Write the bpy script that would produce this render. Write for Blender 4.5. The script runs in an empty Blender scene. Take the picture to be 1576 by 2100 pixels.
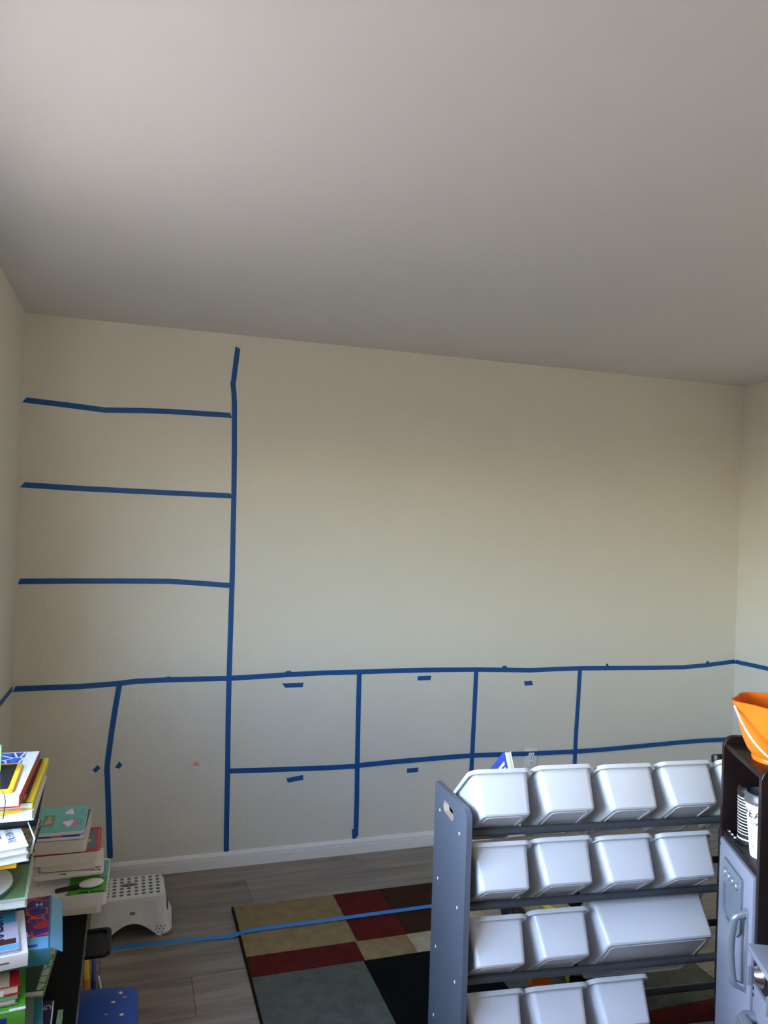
import bpy, bmesh, math, random
from mathutils import Vector, Matrix, Euler
random.seed(7)
sc = bpy.context.scene
C = sc.collection

# ------------------------------------------------------------------ camera
FPX, CAM = 1595.48, Vector((0.4539, -3.6113, 1.6225))
YAW, PITCH, ROLL = 0.3143076, 0.0070507, -0.0323909
_f = Vector((math.sin(YAW)*math.cos(PITCH), math.cos(YAW)*math.cos(PITCH), math.sin(PITCH)))
_r0 = Vector((math.cos(YAW), -math.sin(YAW), 0)); _d0 = _f.cross(_r0)
_r = math.cos(ROLL)*_r0 + math.sin(ROLL)*_d0
_d = -math.sin(ROLL)*_r0 + math.cos(ROLL)*_d0
cd = bpy.data.cameras.new('camera'); cam = bpy.data.objects.new('camera', cd); C.objects.link(cam)
cd.sensor_fit = 'VERTICAL'; cd.sensor_height = 36.0; cd.sensor_width = 27.0
cd.lens = FPX/2100*36.0; cd.clip_start = 0.05
m = Matrix((( _r.x, -_d.x, -_f.x, CAM.x), (_r.y, -_d.y, -_f.y, CAM.y), (_r.z, -_d.z, -_f.z, CAM.z), (0, 0, 0, 1)))
cam.matrix_world = m
sc.camera = cam

def px(u, v, axis, val):
    """point where the photograph's pixel meets the plane axis = val"""
    d = _r*((u-788)/FPX) + _d*((v-1050)/FPX) + _f
    t = (val-CAM[axis])/d[axis]
    return CAM + d*t

# ------------------------------------------------------------------ world, sun, exposure
w = bpy.data.worlds.new('world'); sc.world = w; w.use_nodes = True
nt = w.node_tree; bg = nt.nodes['Background']
sky = nt.nodes.new('ShaderNodeTexSky'); sky.sky_type = 'NISHITA'; sky.sun_disc = False
sky.sun_elevation = math.radians(29); sky.sun_rotation = math.radians(304); sky.air_density = 1.0; sky.dust_density = 1.0
nt.links.new(sky.outputs[0], bg.inputs[0]); bg.inputs[1].default_value = 1.8
sd = bpy.data.lights.new('sun', 'SUN'); sun = bpy.data.objects.new('sun', sd); C.objects.link(sun)
sd.energy = 5.0; sd.angle = math.radians(0.6); sd.color = (1.0, 0.92, 0.84)
sun.rotation_euler = Vector((0.75, -0.5, -0.5)).to_track_quat('-Z', 'Y').to_euler(); sun.location = (-8, 4, 6)
# the window that lights the room, in the left wall beside the desk
WY0, WY1, WZ0, WZ1 = -2.95, -1.60, 0.98, 2.06
pd = bpy.data.lights.new('window_portal', 'AREA'); po = bpy.data.objects.new('window_portal', pd); C.objects.link(po)
pd.shape = 'RECTANGLE'; pd.size = WZ1-WZ0; pd.size_y = WY1-WY0; pd.cycles.is_portal = True
po.location = (-0.145, (WY0+WY1)/2, (WZ0+WZ1)/2); po.rotation_euler = (0, math.radians(-90), 0)
sc.view_settings.view_transform = 'Standard'; sc.view_settings.look = 'None'
sc.view_settings.gamma = 1.0; sc.view_settings.use_curve_mapping = False
sc.view_settings.exposure = 1.80
sc.cycles.use_denoising = True
sc.cycles.max_bounces = 12; sc.cycles.diffuse_bounces = 8; sc.cycles.transparent_max_bounces = 12
sc.cycles.sample_clamp_indirect = 8.0; sc.cycles.caustics_reflective = False; sc.cycles.caustics_refractive = False

# ------------------------------------------------------------------ materials
def lin(c):
    return tuple((x/12.92 if x <= 0.04045 else ((x+0.055)/1.055)**2.4) for x in (v/255 for v in c)) + (1.0,)
MATS = {}
def mat(name, rgb, rough=0.5, bump=0.0, bscale=200.0, var=0.0, vscale=8.0, metal=0.0, spec=0.5, stretch=None, detail=4.0, bdist=0.002, coat=0.0):
    if name in MATS: return MATS[name]
    M = bpy.data.materials.new(name); M.use_nodes = True; n = M.node_tree; L = n.links
    b = n.nodes['Principled BSDF']; b.inputs['Base Color'].default_value = lin(rgb)
    b.inputs['Roughness'].default_value = rough; b.inputs['Metallic'].default_value = metal
    b.inputs['Specular IOR Level'].default_value = spec
    if coat: b.inputs['Coat Weight'].default_value = coat; b.inputs['Coat Roughness'].default_value = 0.15
    tc = n.nodes.new('ShaderNodeTexCoord'); mp = n.nodes.new('ShaderNodeMapping'); L.new(tc.outputs['Object'], mp.inputs[0])
    if stretch: mp.inputs['Scale'].default_value = stretch
    if var:
        no = n.nodes.new('ShaderNodeTexNoise'); no.inputs['Scale'].default_value = vscale; no.inputs['Detail'].default_value = detail
        L.new(mp.outputs[0], no.inputs['Vector'])
        cr = n.nodes.new('ShaderNodeValToRGB'); c = lin(rgb)
        cr.color_ramp.elements[0].position = 0.3; cr.color_ramp.elements[1].position = 0.7
        cr.color_ramp.elements[0].color = tuple(max(0, x*(1-var)) for x in c[:3])+(1,)
        cr.color_ramp.elements[1].color = tuple(min(1, x*(1+var)) for x in c[:3])+(1,)
        L.new(no.outputs['Fac'], cr.inputs[0]); L.new(cr.outputs[0], b.inputs['Base Color'])
    if bump:
        nb = n.nodes.new('ShaderNodeTexNoise'); nb.inputs['Scale'].default_value = bscale; nb.inputs['Detail'].default_value = 3
        L.new(mp.outputs[0], nb.inputs['Vector'])
        bp = n.nodes.new('ShaderNodeBump'); bp.inputs['Strength'].default_value = bump; bp.inputs['Distance'].default_value = bdist
        L.new(nb.outputs['Fac'], bp.inputs['Height']); L.new(bp.outputs[0], b.inputs['Normal'])
    MATS[name] = M; return M

mat('wall_paint', (223, 220, 210), 0.62, bump=0.55, bscale=75, var=0.01, vscale=3, bdist=0.0035)
mat('ceiling_paint', (215, 214, 217), 0.75, bump=0.12, bscale=60, bdist=0.002)
mat('trim_white', (232, 232, 230), 0.4)
mat('subfloor', (70, 66, 62), 0.8)
mat('tape_blue', (8, 82, 150), 0.55, bump=0.15, bscale=600, bdist=0.0005)
mat('tape_floor_blue', (38, 128, 205), 0.5, bump=0.15, bscale=600, bdist=0.0005)
mat('rack_grey', (98, 104, 116), 0.45, bump=0.03, bscale=400)
mat('rail_grey', (72, 75, 80), 0.4)
mat('mdf', (214, 190, 166), 0.7, var=0.05, vscale=60)
mat('screw', (225, 225, 225), 0.25, metal=1.0)
mat('bin_white', (220, 221, 224), 0.28, spec=0.55)
mat('espresso', (26, 16, 15), 0.4, var=0.15, vscale=30, spec=0.3)
mat('silver_paint', (130, 134, 148), 0.42, metal=0.0)
mat('silver_plastic', (148, 154, 164), 0.28, metal=0.55)
mat('grey_plastic', (112, 120, 130), 0.35)
mat('chrome', (210, 214, 220), 0.15, metal=1.0)
mat('orange_plastic', (232, 112, 20), 0.4)
mat('white_plastic', (240, 240, 240), 0.35)
mat('stool_white', (226, 226, 226), 0.45)
mat('stool_grey', (118, 118, 118), 0.6)
mat('black_plastic', (16, 16, 17), 0.45)
mat('desk_black', (4, 4, 4), 0.7, spec=0.12)
mat('desk_edge', (78, 78, 80), 0.5)
mat('chair_blue', (18, 78, 176), 0.55, bump=0.05, bscale=300)
mat('pages', (228, 222, 208), 0.8, var=0.06, vscale=25, stretch=(0.3, 0.3, 30))
mat('pages_white', (236, 236, 236), 0.8, var=0.05, vscale=25, stretch=(0.3, 0.3, 30))
mat('paper_white', (242, 242, 242), 0.5)
mat('ink_black', (18, 18, 20), 0.5)
mat('ink_grey', (96, 104, 112), 0.5)
mat('screen_dark', (22, 24, 32), 0.2)
PAL = dict(teal=(112, 196, 178), blue=(40, 66, 176), navy=(24, 28, 74), red=(190, 32, 44), cream=(226, 214, 190), green=(92, 178, 60),
           dkgreen=(40, 74, 52), yellow=(236, 214, 40), gold=(250, 190, 40), brown=(84, 48, 38), sky=(108, 178, 220), purple=(92, 40, 128),
           pink=(214, 120, 186), lilac=(206, 204, 226), grey=(150, 152, 156), tan=(196, 170, 132), lgreen=(170, 214, 150), black=(14, 14, 16),
           white=(242, 242, 242), orange=(236, 110, 40), slate=(92, 112, 136), mint=(204, 226, 206), ltteal=(120, 190, 200), cyan=(70, 180, 230), salmon=(240, 150, 136), sage=(120, 156, 110), dkteal=(46, 120, 136))
for k, v in PAL.items(): mat('c_'+k, v, 0.38)
for k, v in dict(rug_tan=(142, 122, 88), rug_red=(88, 28, 25), rug_brown=(56, 34, 22), rug_cream=(172, 158, 130), rug_grey=(92, 98, 92), rug_black=(8, 9, 10), rug_edge=(44, 24, 18)).items():
    mat(k, v, 0.95, bump=1.0, bscale=160, var=0.16, vscale=22, spec=0.1, bdist=0.006)
# pane of the window
gm = bpy.data.materials.new('window_glass'); gm.use_nodes = True; g = gm.node_tree; g.nodes.clear()
go = g.nodes.new('ShaderNodeOutputMaterial'); mx = g.nodes.new('ShaderNodeMixShader'); tr = g.nodes.new('ShaderNodeBsdfTransparent'); gl = g.nodes.new('ShaderNodeBsdfGlossy')
gl.inputs['Roughness'].default_value = 0.02; mx.inputs[0].default_value = 0.06
g.links.new(tr.outputs[0], mx.inputs[1]); g.links.new(gl.outputs[0], mx.inputs[2]); g.links.new(mx.outputs[0], go.inputs[0]); MATS['window_glass'] = gm
# vinyl plank, tone differs from plank to plank
def plank_material():
    M = bpy.data.materials.new('vinyl_plank'); M.use_nodes = True; n = M.node_tree; L = n.links; b = n.nodes['Principled BSDF']
    tc = n.nodes.new('ShaderNodeTexCoord'); oi = n.nodes.new('ShaderNodeObjectInfo')
    mp = n.nodes.new('ShaderNodeMapping'); mp.inputs['Scale'].default_value = (1.1, 11, 1)
    cx = n.nodes.new('ShaderNodeCombineXYZ'); mul = n.nodes.new('ShaderNodeMath'); mul.operation = 'MULTIPLY'; mul.inputs[1].default_value = 40
    L.new(oi.outputs['Random'], mul.inputs[0]); L.new(mul.outputs[0], cx.inputs[0]); L.new(mul.outputs[0], cx.inputs[1]); L.new(cx.outputs[0], mp.inputs['Location'])
    L.new(tc.outputs['Object'], mp.inputs[0])
    no = n.nodes.new('ShaderNodeTexNoise'); no.inputs['Scale'].default_value = 1.6; no.inputs['Detail'].default_value = 8; no.inputs['Roughness'].default_value = 0.62; no.inputs['Distortion'].default_value = 0.6
    L.new(mp.outputs[0], no.inputs['Vector'])
    cr = n.nodes.new('ShaderNodeValToRGB'); e = cr.color_ramp.elements
    e[0].position = 0.28; e[0].color = lin((116, 104, 94)); e[1].position = 0.72; e[1].color = lin((172, 160, 149))
    em = e.new(0.5); em.color = lin((146, 135, 125))
    L.new(no.outputs['Fac'], cr.inputs[0])
    hsv = n.nodes.new('ShaderNodeHueSaturation'); mr = n.nodes.new('ShaderNodeMapRange'); mr.inputs['To Min'].default_value = 0.72; mr.inputs['To Max'].default_value = 0.94
    L.new(oi.outputs['Random'], mr.inputs[0]); L.new(mr.outputs[0], hsv.inputs['Value']); L.new(cr.outputs[0], hsv.inputs['Color'])
    L.new(hsv.outputs[0], b.inputs['Base Color']); b.inputs['Roughness'].default_value = 0.5
    bp = n.nodes.new('ShaderNodeBump'); bp.inputs['Strength'].default_value = 0.15; bp.inputs['Distance'].default_value = 0.001
    L.new(no.outputs['Fac'], bp.inputs['Height']); L.new(bp.outputs[0], b.inputs['Normal'])
    MATS['vinyl_plank'] = M
plank_material()
# barred pattern for the striped cup, and lattice print for the big book: flat print only
def wave_print(name, c1, c2, scale, axis='Z', rough=0.4):
    M = bpy.data.materials.new(name); M.use_nodes = True; n = M.node_tree; L = n.links; b = n.nodes['Principled BSDF']
    tc = n.nodes.new('ShaderNodeTexCoord'); wv = n.nodes.new('ShaderNodeTexWave'); wv.bands_direction = axis; wv.inputs['Scale'].default_value = scale
    L.new(tc.outputs['Object'], wv.inputs[0]); cr = n.nodes.new('ShaderNodeValToRGB'); cr.color_ramp.interpolation = 'CONSTANT'
    cr.color_ramp.elements[0].color = lin(c1); cr.color_ramp.elements[1].position = 0.74; cr.color_ramp.elements[1].color = lin(c2)
    L.new(wv.outputs['Fac'], cr.inputs[0]); L.new(cr.outputs[0], b.inputs['Base Color']); b.inputs['Roughness'].default_value = rough; MATS[name] = M
wave_print('cup_stripes', (16, 16, 18), (236, 236, 236), 40)
def voronoi_print(name, stops, scale, rough=0.35):
    M = bpy.data.materials.new(name); M.use_nodes = True; n = M.node_tree; L = n.links; b = n.nodes['Principled BSDF']
    tc = n.nodes.new('ShaderNodeTexCoord'); vo = n.nodes.new('ShaderNodeTexVoronoi'); vo.feature = 'DISTANCE_TO_EDGE'; vo.inputs['Scale'].default_value = scale
    L.new(tc.outputs['Object'], vo.inputs['Vector']); cr = n.nodes.new('ShaderNodeValToRGB'); e = cr.color_ramp.elements
    cr.color_ramp.interpolation = 'CONSTANT'
    while len(e) < len(stops): e.new(0.9)
    for el, (p, c) in zip(e, stops): el.position = p; el.color = lin(c)
    L.new(vo.outputs['Distance'], cr.inputs[0]); L.new(cr.outputs[0], b.inputs['Base Color']); b.inputs['Roughness'].default_value = rough; MATS[name] = M
voronoi_print('lattice_print', [(0, (240, 244, 252)), (0.06, (60, 80, 180)), (0.22, (40, 130, 210)), (0.38, (70, 180, 235))], 26)
voronoi_print('leaf_print', [(0, (90, 130, 90)), (0.05, (206, 226, 206)), (0.3, (236, 240, 232))], 34)
voronoi_print('dark_print', [(0, (60, 30, 24)), (0.1, (34, 26, 40)), (0.3, (90, 52, 34))], 20)
voronoi_print('space_print', [(0, (240, 90, 60)), (0.05, (86, 36, 130)), (0.25, (40, 40, 140))], 30)

# ------------------------------------------------------------------ helpers
def link(name, me, m, parent=None):
    o = bpy.data.objects.new(name, me); C.objects.link(o)
    if m is not None and not me.materials: me.materials.append(MATS[m] if isinstance(m, str) else m)
    if parent is not None: o.parent = parent
    return o
def obj(name, bm, m, parent=None, smooth=False, angle=40):
    me = bpy.data.meshes.new(name); bmesh.ops.recalc_face_normals(bm, faces=bm.faces[:]); bm.to_mesh(me); bm.free()
    if smooth:
        me.polygons.foreach_set('use_smooth', [True]*len(me.polygons))
        me.set_sharp_from_angle(angle=math.radians(angle))
    return link(name, me, m, parent)
def thing(name, label, cat, loc=(0, 0, 0), rot=(0, 0, 0), group=None):
    o = bpy.data.objects.new(name, None); C.objects.link(o); o.empty_display_size = 0.05
    o.location = loc; o.rotation_euler = rot; return tag(o, label, cat, group)
def tag(o, label, cat, group=None):
    o['label'] = label; o['category'] = cat
    if group: o['group'] = group
    return o
def struct(o, label=None):
    o['kind'] = 'structure'
    if label: o['label'] = label
    return o
def box(bm, x0, x1, y0, y1, z0, z1, bev=0.0, seg=2, M=None):
    r = bmesh.ops.create_cube(bm, size=1.0); vs = r['verts']
    for v in vs: v.co = Vector((x0+(v.co.x+.5)*(x1-x0), y0+(v.co.y+.5)*(y1-y0), z0+(v.co.z+.5)*(z1-z0)))
    if bev > 0:
        es = list({e for v in vs for e in v.link_edges})
        r2 = bmesh.ops.bevel(bm, geom=es, offset=bev, segments=seg, profile=0.5, affect='EDGES', clamp_overlap=True)
        vs = list(set(r2['verts']) | {v for v in vs if v.is_valid})
    if M is not None: bmesh.ops.transform(bm, matrix=M, verts=vs)
    return bm
def nb(): return bmesh.new()
def boxo(name, m, parent, *a, **k):
    return obj(name, box(nb(), *a, **k), m, parent, smooth=k.get('bev', 0) > 0)
def tube(bm, pts, rad, n=10, caps=True):
    pts = [Vector(p) for p in pts]; rings = []
    rads = rad if isinstance(rad, (list, tuple)) else [rad]*len(pts)
    prev = None
    for i, p in enumerate(pts):
        t = (pts[min(i+1, len(pts)-1)]-pts[max(i-1, 0)]).normalized()
        if prev is None:
            a = Vector((0, 0, 1)) if abs(t.z) < 0.9 else Vector((1, 0, 0)); s = t.cross(a).normalized()
        else:
            s = (prev - t*prev.dot(t)).normalized()
        prev = s; q = t.cross(s)
        rings.append([bm.verts.new(p + (s*math.cos(2*math.pi*k/n)+q*math.sin(2*math.pi*k/n))*rads[i]) for k in range(n)])
    for A, B in zip(rings, rings[1:]):
        for k in range(n): bm.faces.new((A[k], A[(k+1) % n], B[(k+1) % n], B[k]))
    if caps: bm.faces.new(rings[0][::-1]); bm.faces.new(rings[-1])
    return bm
def lathe(bm, prof, n=32, fn=None):
    rings = []
    for r, z in prof:
        ring = []
        for k in range(n):
            a = 2*math.pi*k/n; rr = r*(fn(a, z) if fn else 1); ring.append(bm.verts.new((rr*math.cos(a), rr*math.sin(a), z)))
        rings.append(ring)
    for A, B in zip(rings, rings[1:]):
        for k in range(n): bm.faces.new((A[k], A[(k+1) % n], B[(k+1) % n], B[k]))
    bm.faces.new(rings[0][::-1]); bm.faces.new(rings[-1])
    return bm
def rrect(wx, ly, r, n=5):
    """closed loop of a rounded rectangle centred on 0"""
    out = []
    for cx, cy, a0 in ((wx/2-r, ly/2-r, 0), (-wx/2+r, ly/2-r, 90), (-wx/2+r, -ly/2+r, 180), (wx/2-r, -ly/2+r, 270)):
        for k in range(n+1):
            a = math.radians(a0+90*k/n); out.append((cx+r*math.cos(a), cy+r*math.sin(a)))
    return out
def loft(bm, loops, cap0=True, cap1=True):
    rings = [[bm.verts.new(v) for v in lp] for lp in loops]; n = len(rings[0])
    for A, B in zip(rings, rings[1:]):
        for k in range(n): bm.faces.new((A[k], A[(k+1) % n], B[(k+1) % n], B[k]))
    if cap0: bm.faces.new(rings[0][::-1])
    if cap1: bm.faces.new(rings[-1])
    return bm
def prism(bm, loop, z0, z1, bev=0.0):
    """extrude a flat loop of (x, y) from z0 to z1"""
    loft(bm, [[(x, y, z0) for x, y in loop], [(x, y, z1) for x, y in loop]])
    return bm
_fonts = {}
def text_mesh(body, size, bold=False, align='CENTER'):
    cu = bpy.data.curves.new('lettering', 'FONT'); cu.body = body; cu.size = size; cu.align_x = align; cu.align_y = 'CENTER'; cu.extrude = 0.0002
    if bold: cu.offset = size*0.02
    o = bpy.data.objects.new('lettering', cu); C.objects.link(o); bpy.context.view_layer.update()
    me = bpy.data.meshes.new_from_object(o.evaluated_get(bpy.context.evaluated_depsgraph_get()))
    bpy.data.objects.remove(o); return me
def lettering(parent, body, size, loc, rot, m='ink_black', bold=False, align='CENTER', sx=1.0):
    me = text_mesh(body, size, bold, align); me.materials.clear()
    o = link('lettering', me, m, parent); o.location = loc; o.rotation_euler = rot; o.scale = (sx, 1, 1); return o
R = math.radians

# ------------------------------------------------------------------ the room
W, H, Y0, T = 3.77, 2.44, -5.2, 0.14
fl = struct(obj('floor', box(nb(), -T, W+T, Y0-T, T, -0.16, -0.006), 'subfloor'))
struct(obj('ceiling', box(nb(), -T, W+T, Y0-T, T, H, H+0.16), 'ceiling_paint'))
struct(obj('wall_back', box(nb(), -T, W+T, 0, T, -0.006, H), 'wall_paint'))
struct(obj('wall_right', box(nb(), W, W+T, Y0, 0, -0.006, H), 'wall_paint'))
struct(obj('wall_rear', box(nb(), -T, W+T, Y0-T, Y0, -0.006, H), 'wall_paint'))
bm = nb()
box(bm, -T, 0, Y0, WY0, -0.006, H); box(bm, -T, 0, WY1, 0, -0.006, H)
box(bm, -T, 0, WY0, WY1, -0.006, WZ0); box(bm, -T, 0, WY0, WY1, WZ1, H)
struct(obj('wall_left', bm, 'wall_paint'))
# planks
PW, PL = 0.2245, 1.22
row = 0; y = 0.069
pieces = {}
joint = {1: 0.99, 4: 0.707}
while y > Y0:
    ya, yb = max(y-PW, Y0), min(y, 0.0)
    x = (joint.get(row, (0.31+row*0.437) % PL)) % PL - PL
    while x < W:
        xa, xb = max(x, 0.0), min(x+PL, W)
        if xb-xa > 0.01:
            key = (round(xb-xa, 4), round(yb-ya, 4))
            if key not in pieces:
                bm = nb(); box(bm, 0.0006, key[0]-0.0006, 0.0006, key[1]-0.0006, -0.006, 0.0, bev=0.0008, seg=1)
                me = bpy.data.meshes.new('plank'); bm.to_mesh(me); bm.free(); pieces[key] = me
            o = link('plank', pieces[key], 'vinyl_plank', fl); o.location = (xa, ya, 0)
        x += PL
    y -= PW; row += 1
# baseboards: moulded profile swept along the wall
def baseboard(name, p0, p1, n):
    prof = [(0, 0), (0.014, 0), (0.014, 0.042), (0.0125, 0.0435), (0.0125, 0.0455), (0.013, 0.047), (0.012, 0.056), (0.008, 0.062), (0.004, 0.068), (0, 0.069)]
    p0, p1, n = Vector(p0), Vector(p1), Vector(n)
    return struct(obj(name, loft(nb(), [[p+n*a+Vector((0, 0, b)) for a, b in prof] for p in (p0, p1)]), 'trim_white'))
baseboard('baseboard_back', (0, 0, 0), (W, 0, 0), (0, -1, 0))
baseboard('baseboard_left', (0, Y0, 0), (0, -0.014, 0), (1, 0, 0))
baseboard('baseboard_right', (W, Y0, 0), (W, -0.014, 0), (-1, 0, 0))
# window
wn = struct(bpy.data.objects.new('window_1', None)); C.objects.link(wn)
bm = nb()
for a in ((-0.11, -0.06, WY0, WY0+0.045, WZ0, WZ1), (-0.11, -0.06, WY1-0.045, WY1, WZ0, WZ1), (-0.11, -0.06, WY0, WY1, WZ0, WZ0+0.045), (-0.11, -0.06, WY0, WY1, WZ1-0.045, WZ1)): box(bm, *a, bev=0.004)
obj('window_frame', bm, 'trim_white', wn)
boxo('mullion', 'trim_white', wn, -0.105, -0.065, (WY0+WY1)/2-0.02, (WY0+WY1)/2+0.02, WZ0+0.045, WZ1-0.045, bev=0.004)
for a, b in ((WY0+0.045, (WY0+WY1)/2-0.02), ((WY0+WY1)/2+0.02, WY1-0.045)):
    boxo('pane', 'window_glass', wn, -0.088, -0.084, a, b, WZ0+0.045, WZ1-0.045)
boxo('window_sill', 'trim_white', wn, -0.06, 0.03, WY0, WY1, WZ0-0.02, WZ0, bev=0.004)
# ground outside the window
mat('outside_ground', (130, 119, 104), 0.9, var=0.1, vscale=1.5)
tag(obj('yard', box(nb(), -40, -T-0.01, -40, 40, -0.5, -0.3), 'outside_ground'), 'sunlit pale yard outside the window', 'ground')['kind'] = 'structure'

# ------------------------------------------------------------------ painter's tape
def strip_mesh(pts, nrm, width, lift, cut0=0.0, cut1=0.0, thick=0.0005):
    """ribbon lying on a plane; cut0/cut1 slant the torn ends"""
    n = Vector(nrm); pts = [Vector(p) for p in pts]; bm = nb(); rows = []
    for i, p in enumerate(pts):
        t = (pts[min(i+1, len(pts)-1)]-pts[max(i-1, 0)]).normalized(); s = n.cross(t).normalized()*(width/2)
        sk = t*(cut0 if i == 0 else cut1 if i == len(pts)-1 else 0)
        a, b = p+n*lift+s+sk, p+n*lift-s-sk
        rows.append([bm.verts.new(v) for v in (a, b, b-n*thick, a-n*thick)])
    for A, B in zip(rows, rows[1:]):
        for k in range(4): bm.faces.new((A[k], A[(k+1) % 4], B[(k+1) % 4], B[k]))
    bm.faces.new(rows[0][::-1]); bm.faces.new(rows[-1]); return bm
def tape(label, pix, width=0.0235, lift=0.0012, plane=(1, 0.0), nrm=(0, -1, 0), m='tape_blue', c0=0.004, c1=-0.004, cat='tape', name='tape_strip', group=None):
    pts = [px(u, v, *plane) for u, v in pix]
    return tag(obj(name, strip_mesh(pts, nrm, width, lift, c0, c1), m), label, cat, group)
tape('blue tape stub at the top of the tall vertical line, nearest the ceiling', [(488, 713), (483, 752), (478, 791)], lift=0.0014)
tape('long blue vertical tape beside the three upper shelf lines', [(478, 785), (480, 806), (481, 830), (481, 920), (480, 1010), (478, 1110), (476, 1203)])
tape('blue vertical tape between the lowest shelf line and the counter line', [(476, 1197), (474, 1260), (472, 1320), (470, 1390)], lift=0.0016)
tape('blue vertical tape from the counter line down to the baseboard, beside the first square', [(470, 1388), (468, 1480), (467, 1580), (465, 1680), (464, 1760)], lift=0.002)
tape('left half of the topmost blue shelf line on the wall', [(50, 820), (140, 831), (215, 841), (258, 841.5)], c0=0.008)
tape('right half of the topmost blue shelf line on the wall', [(225, 841), (290, 842), (350, 844), (474, 852)], lift=0.0015)
tape('middle of the three blue shelf lines on the upper left wall', [(46, 994), (150, 1001), (260, 1006.5), (475, 1017)], c0=0.009)
tape('lowest of the three blue shelf lines on the upper left wall', [(39, 1192), (150, 1191.5), (260, 1191.5), (345, 1192), (410, 1196), (475, 1201)])
tape('blue counter-height tape from the left corner to the tall vertical line', [(29, 1413), (90, 1410.5), (160, 1408), (240, 1402), (280, 1397), (345, 1394), (470, 1391)], lift=0.0014, c0=0.006)
tape('blue counter-height tape above the two left squares', [(468, 1391), (530, 1387.5), (590, 1383.5), (660, 1380), (735, 1378), (810, 1375.5), (880, 1374)], lift=0.0017)
tape('blue counter-height tape at the right half of the wall, bending up at the corner', [(870, 1374), (976, 1373), (1090, 1374.5), (1140, 1372), (1190, 1370.5), (1340, 1369.5), (1400, 1368.5), (1450, 1364), (1480, 1360), (1508, 1356.5)], lift=0.0014)
tape('short blue tape on the right wall, running on from the corner', [(1509, 1357), (1540, 1363.5), (1590, 1374.5)], plane=(0, W), nrm=(-1, 0, 0))
tape('short blue tape on the left wall, running on from the corner', [(26, 1411), (12, 1428), (-20, 1468)], plane=(0, 0.0), nrm=(1, 0, 0))
tape('bent blue vertical tape in the bottom left section beside the book pile', [(245, 1404), (237, 1450), (229, 1500), (221, 1560), (219.5, 1580), (220.5, 1597), (222, 1640), (224, 1700), (226, 1761)], c0=0.0)
tape('blue vertical tape between the first and second squares', [(737, 1380), (735, 1460), (733, 1560), (732, 1640), (730, 1716)], lift=0.002)
tape('scrap of blue tape at the foot of the vertical strip, just above the baseboard', [(726, 1701), (727.5, 1720)], width=0.02, lift=0.0026)
tape('blue vertical tape right of the second square, ending behind the white bins', [(977, 1374), (973, 1460), (970, 1520), (966, 1600)], lift=0.002)
tape('rightmost blue vertical tape below the counter line', [(1190, 1371), (1186, 1440), (1182, 1500), (1178, 1585)], lift=0.002)
tape('lower blue horizontal tape under the first square', [(468, 1581), (530, 1579.5), (600, 1577), (670, 1574.5), (732, 1571)], lift=0.0015)
tape('long lower blue horizontal tape running right behind the bins', [(732, 1569), (800, 1562), (870, 1556), (930, 1551), (975, 1548), (1090, 1544.5), (1178, 1540.5), (1240, 1536), (1300, 1530.5), (1400, 1521), (1450, 1517.5), (1496, 1515.5), (1503, 1515.5)], lift=0.0078)
tape('short blue tape dash inside the first upper square', [(582, 1406), (622, 1404.5)], c0=-0.008, c1=0.002, width=0.021)
tape('short blue tape dash inside the second upper square', [(857, 1391), (884, 1390)], c0=0.0, c1=0.002, width=0.022)
tape('short blue tape dash inside the third square', [(1076, 1401.5), (1092.5, 1400.5)], c0=-0.003, c1=-0.004, width=0.023)
tape('short tilted blue tape dash in the lower first square', [(589, 1600.5), (622, 1594)], c0=-0.003, c1=0.0, width=0.023)
tape('short blue tape dash in the lower second square', [(835, 1580.5), (858, 1578.5)], c0=0.0, c1=0.002, width=0.022)
tape('small blue tape diamond left of the bent vertical strip', [(193, 1582), (203, 1572)], c0=0.0, c1=0.0, width=0.019)
tape('small blue tape diamond right of the bent vertical strip', [(240, 1575), (248, 1565)], c0=-0.003, c1=0.003, width=0.02)
tape('tiny blue tape tab on the counter line left of the tall vertical', [(339, 1391), (350, 1389)], width=0.012, lift=0.0024)
tape('tiny blue tape tab on the counter line above the first square', [(585, 1379.5), (598, 1378)], width=0.014, lift=0.0026)
tape('tiny blue tape tab on the counter line above the third square', [(1030, 1368), (1040, 1367.5)], width=0.012, lift=0.0024)
tape('tiny blue tape tab on the counter line right of the last vertical', [(1243, 1364.5), (1248, 1364.5)], width=0.02, lift=0.0024)
tape('tiny blue tape tab on the counter line close to the right corner', [(1448, 1359.5), (1455, 1358)], width=0.018, lift=0.0024)
tape('small salmon pink sticker on the wall between two tape lines', [(397, 1566), (408, 1567)], width=0.018, m='c_salmon', cat='sticker', name='wall_sticker')
# floor tape along the front of the planned cabinets, lying over floor and rug
RUGZ = 0.012
fp = [(0.03, -0.575, 0.0), (0.30, -0.572, 0.0), (0.46, -0.572, 0.0), (0.70, -0.588, 0.0), (0.875, -0.606, 0.002), (0.925, -0.606, RUGZ+0.003), (1.3, -0.606, RUGZ+0.003), (1.7, -0.604, RUGZ+0.003), (2.2, -0.60, RUGZ+0.003), (2.465, -0.60, RUGZ+0.003), (2.52, -0.60, 0.002), (3.0, -0.60, 0.0), (3.74, -0.60, 0.0)]
tag(obj('floor_tape', strip_mesh(fp, (0, 0, 1), 0.026, 0.001, 0, 0), 'tape_floor_blue'), 'long bright blue tape crossing the floor and the rug', 'tape')

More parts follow.
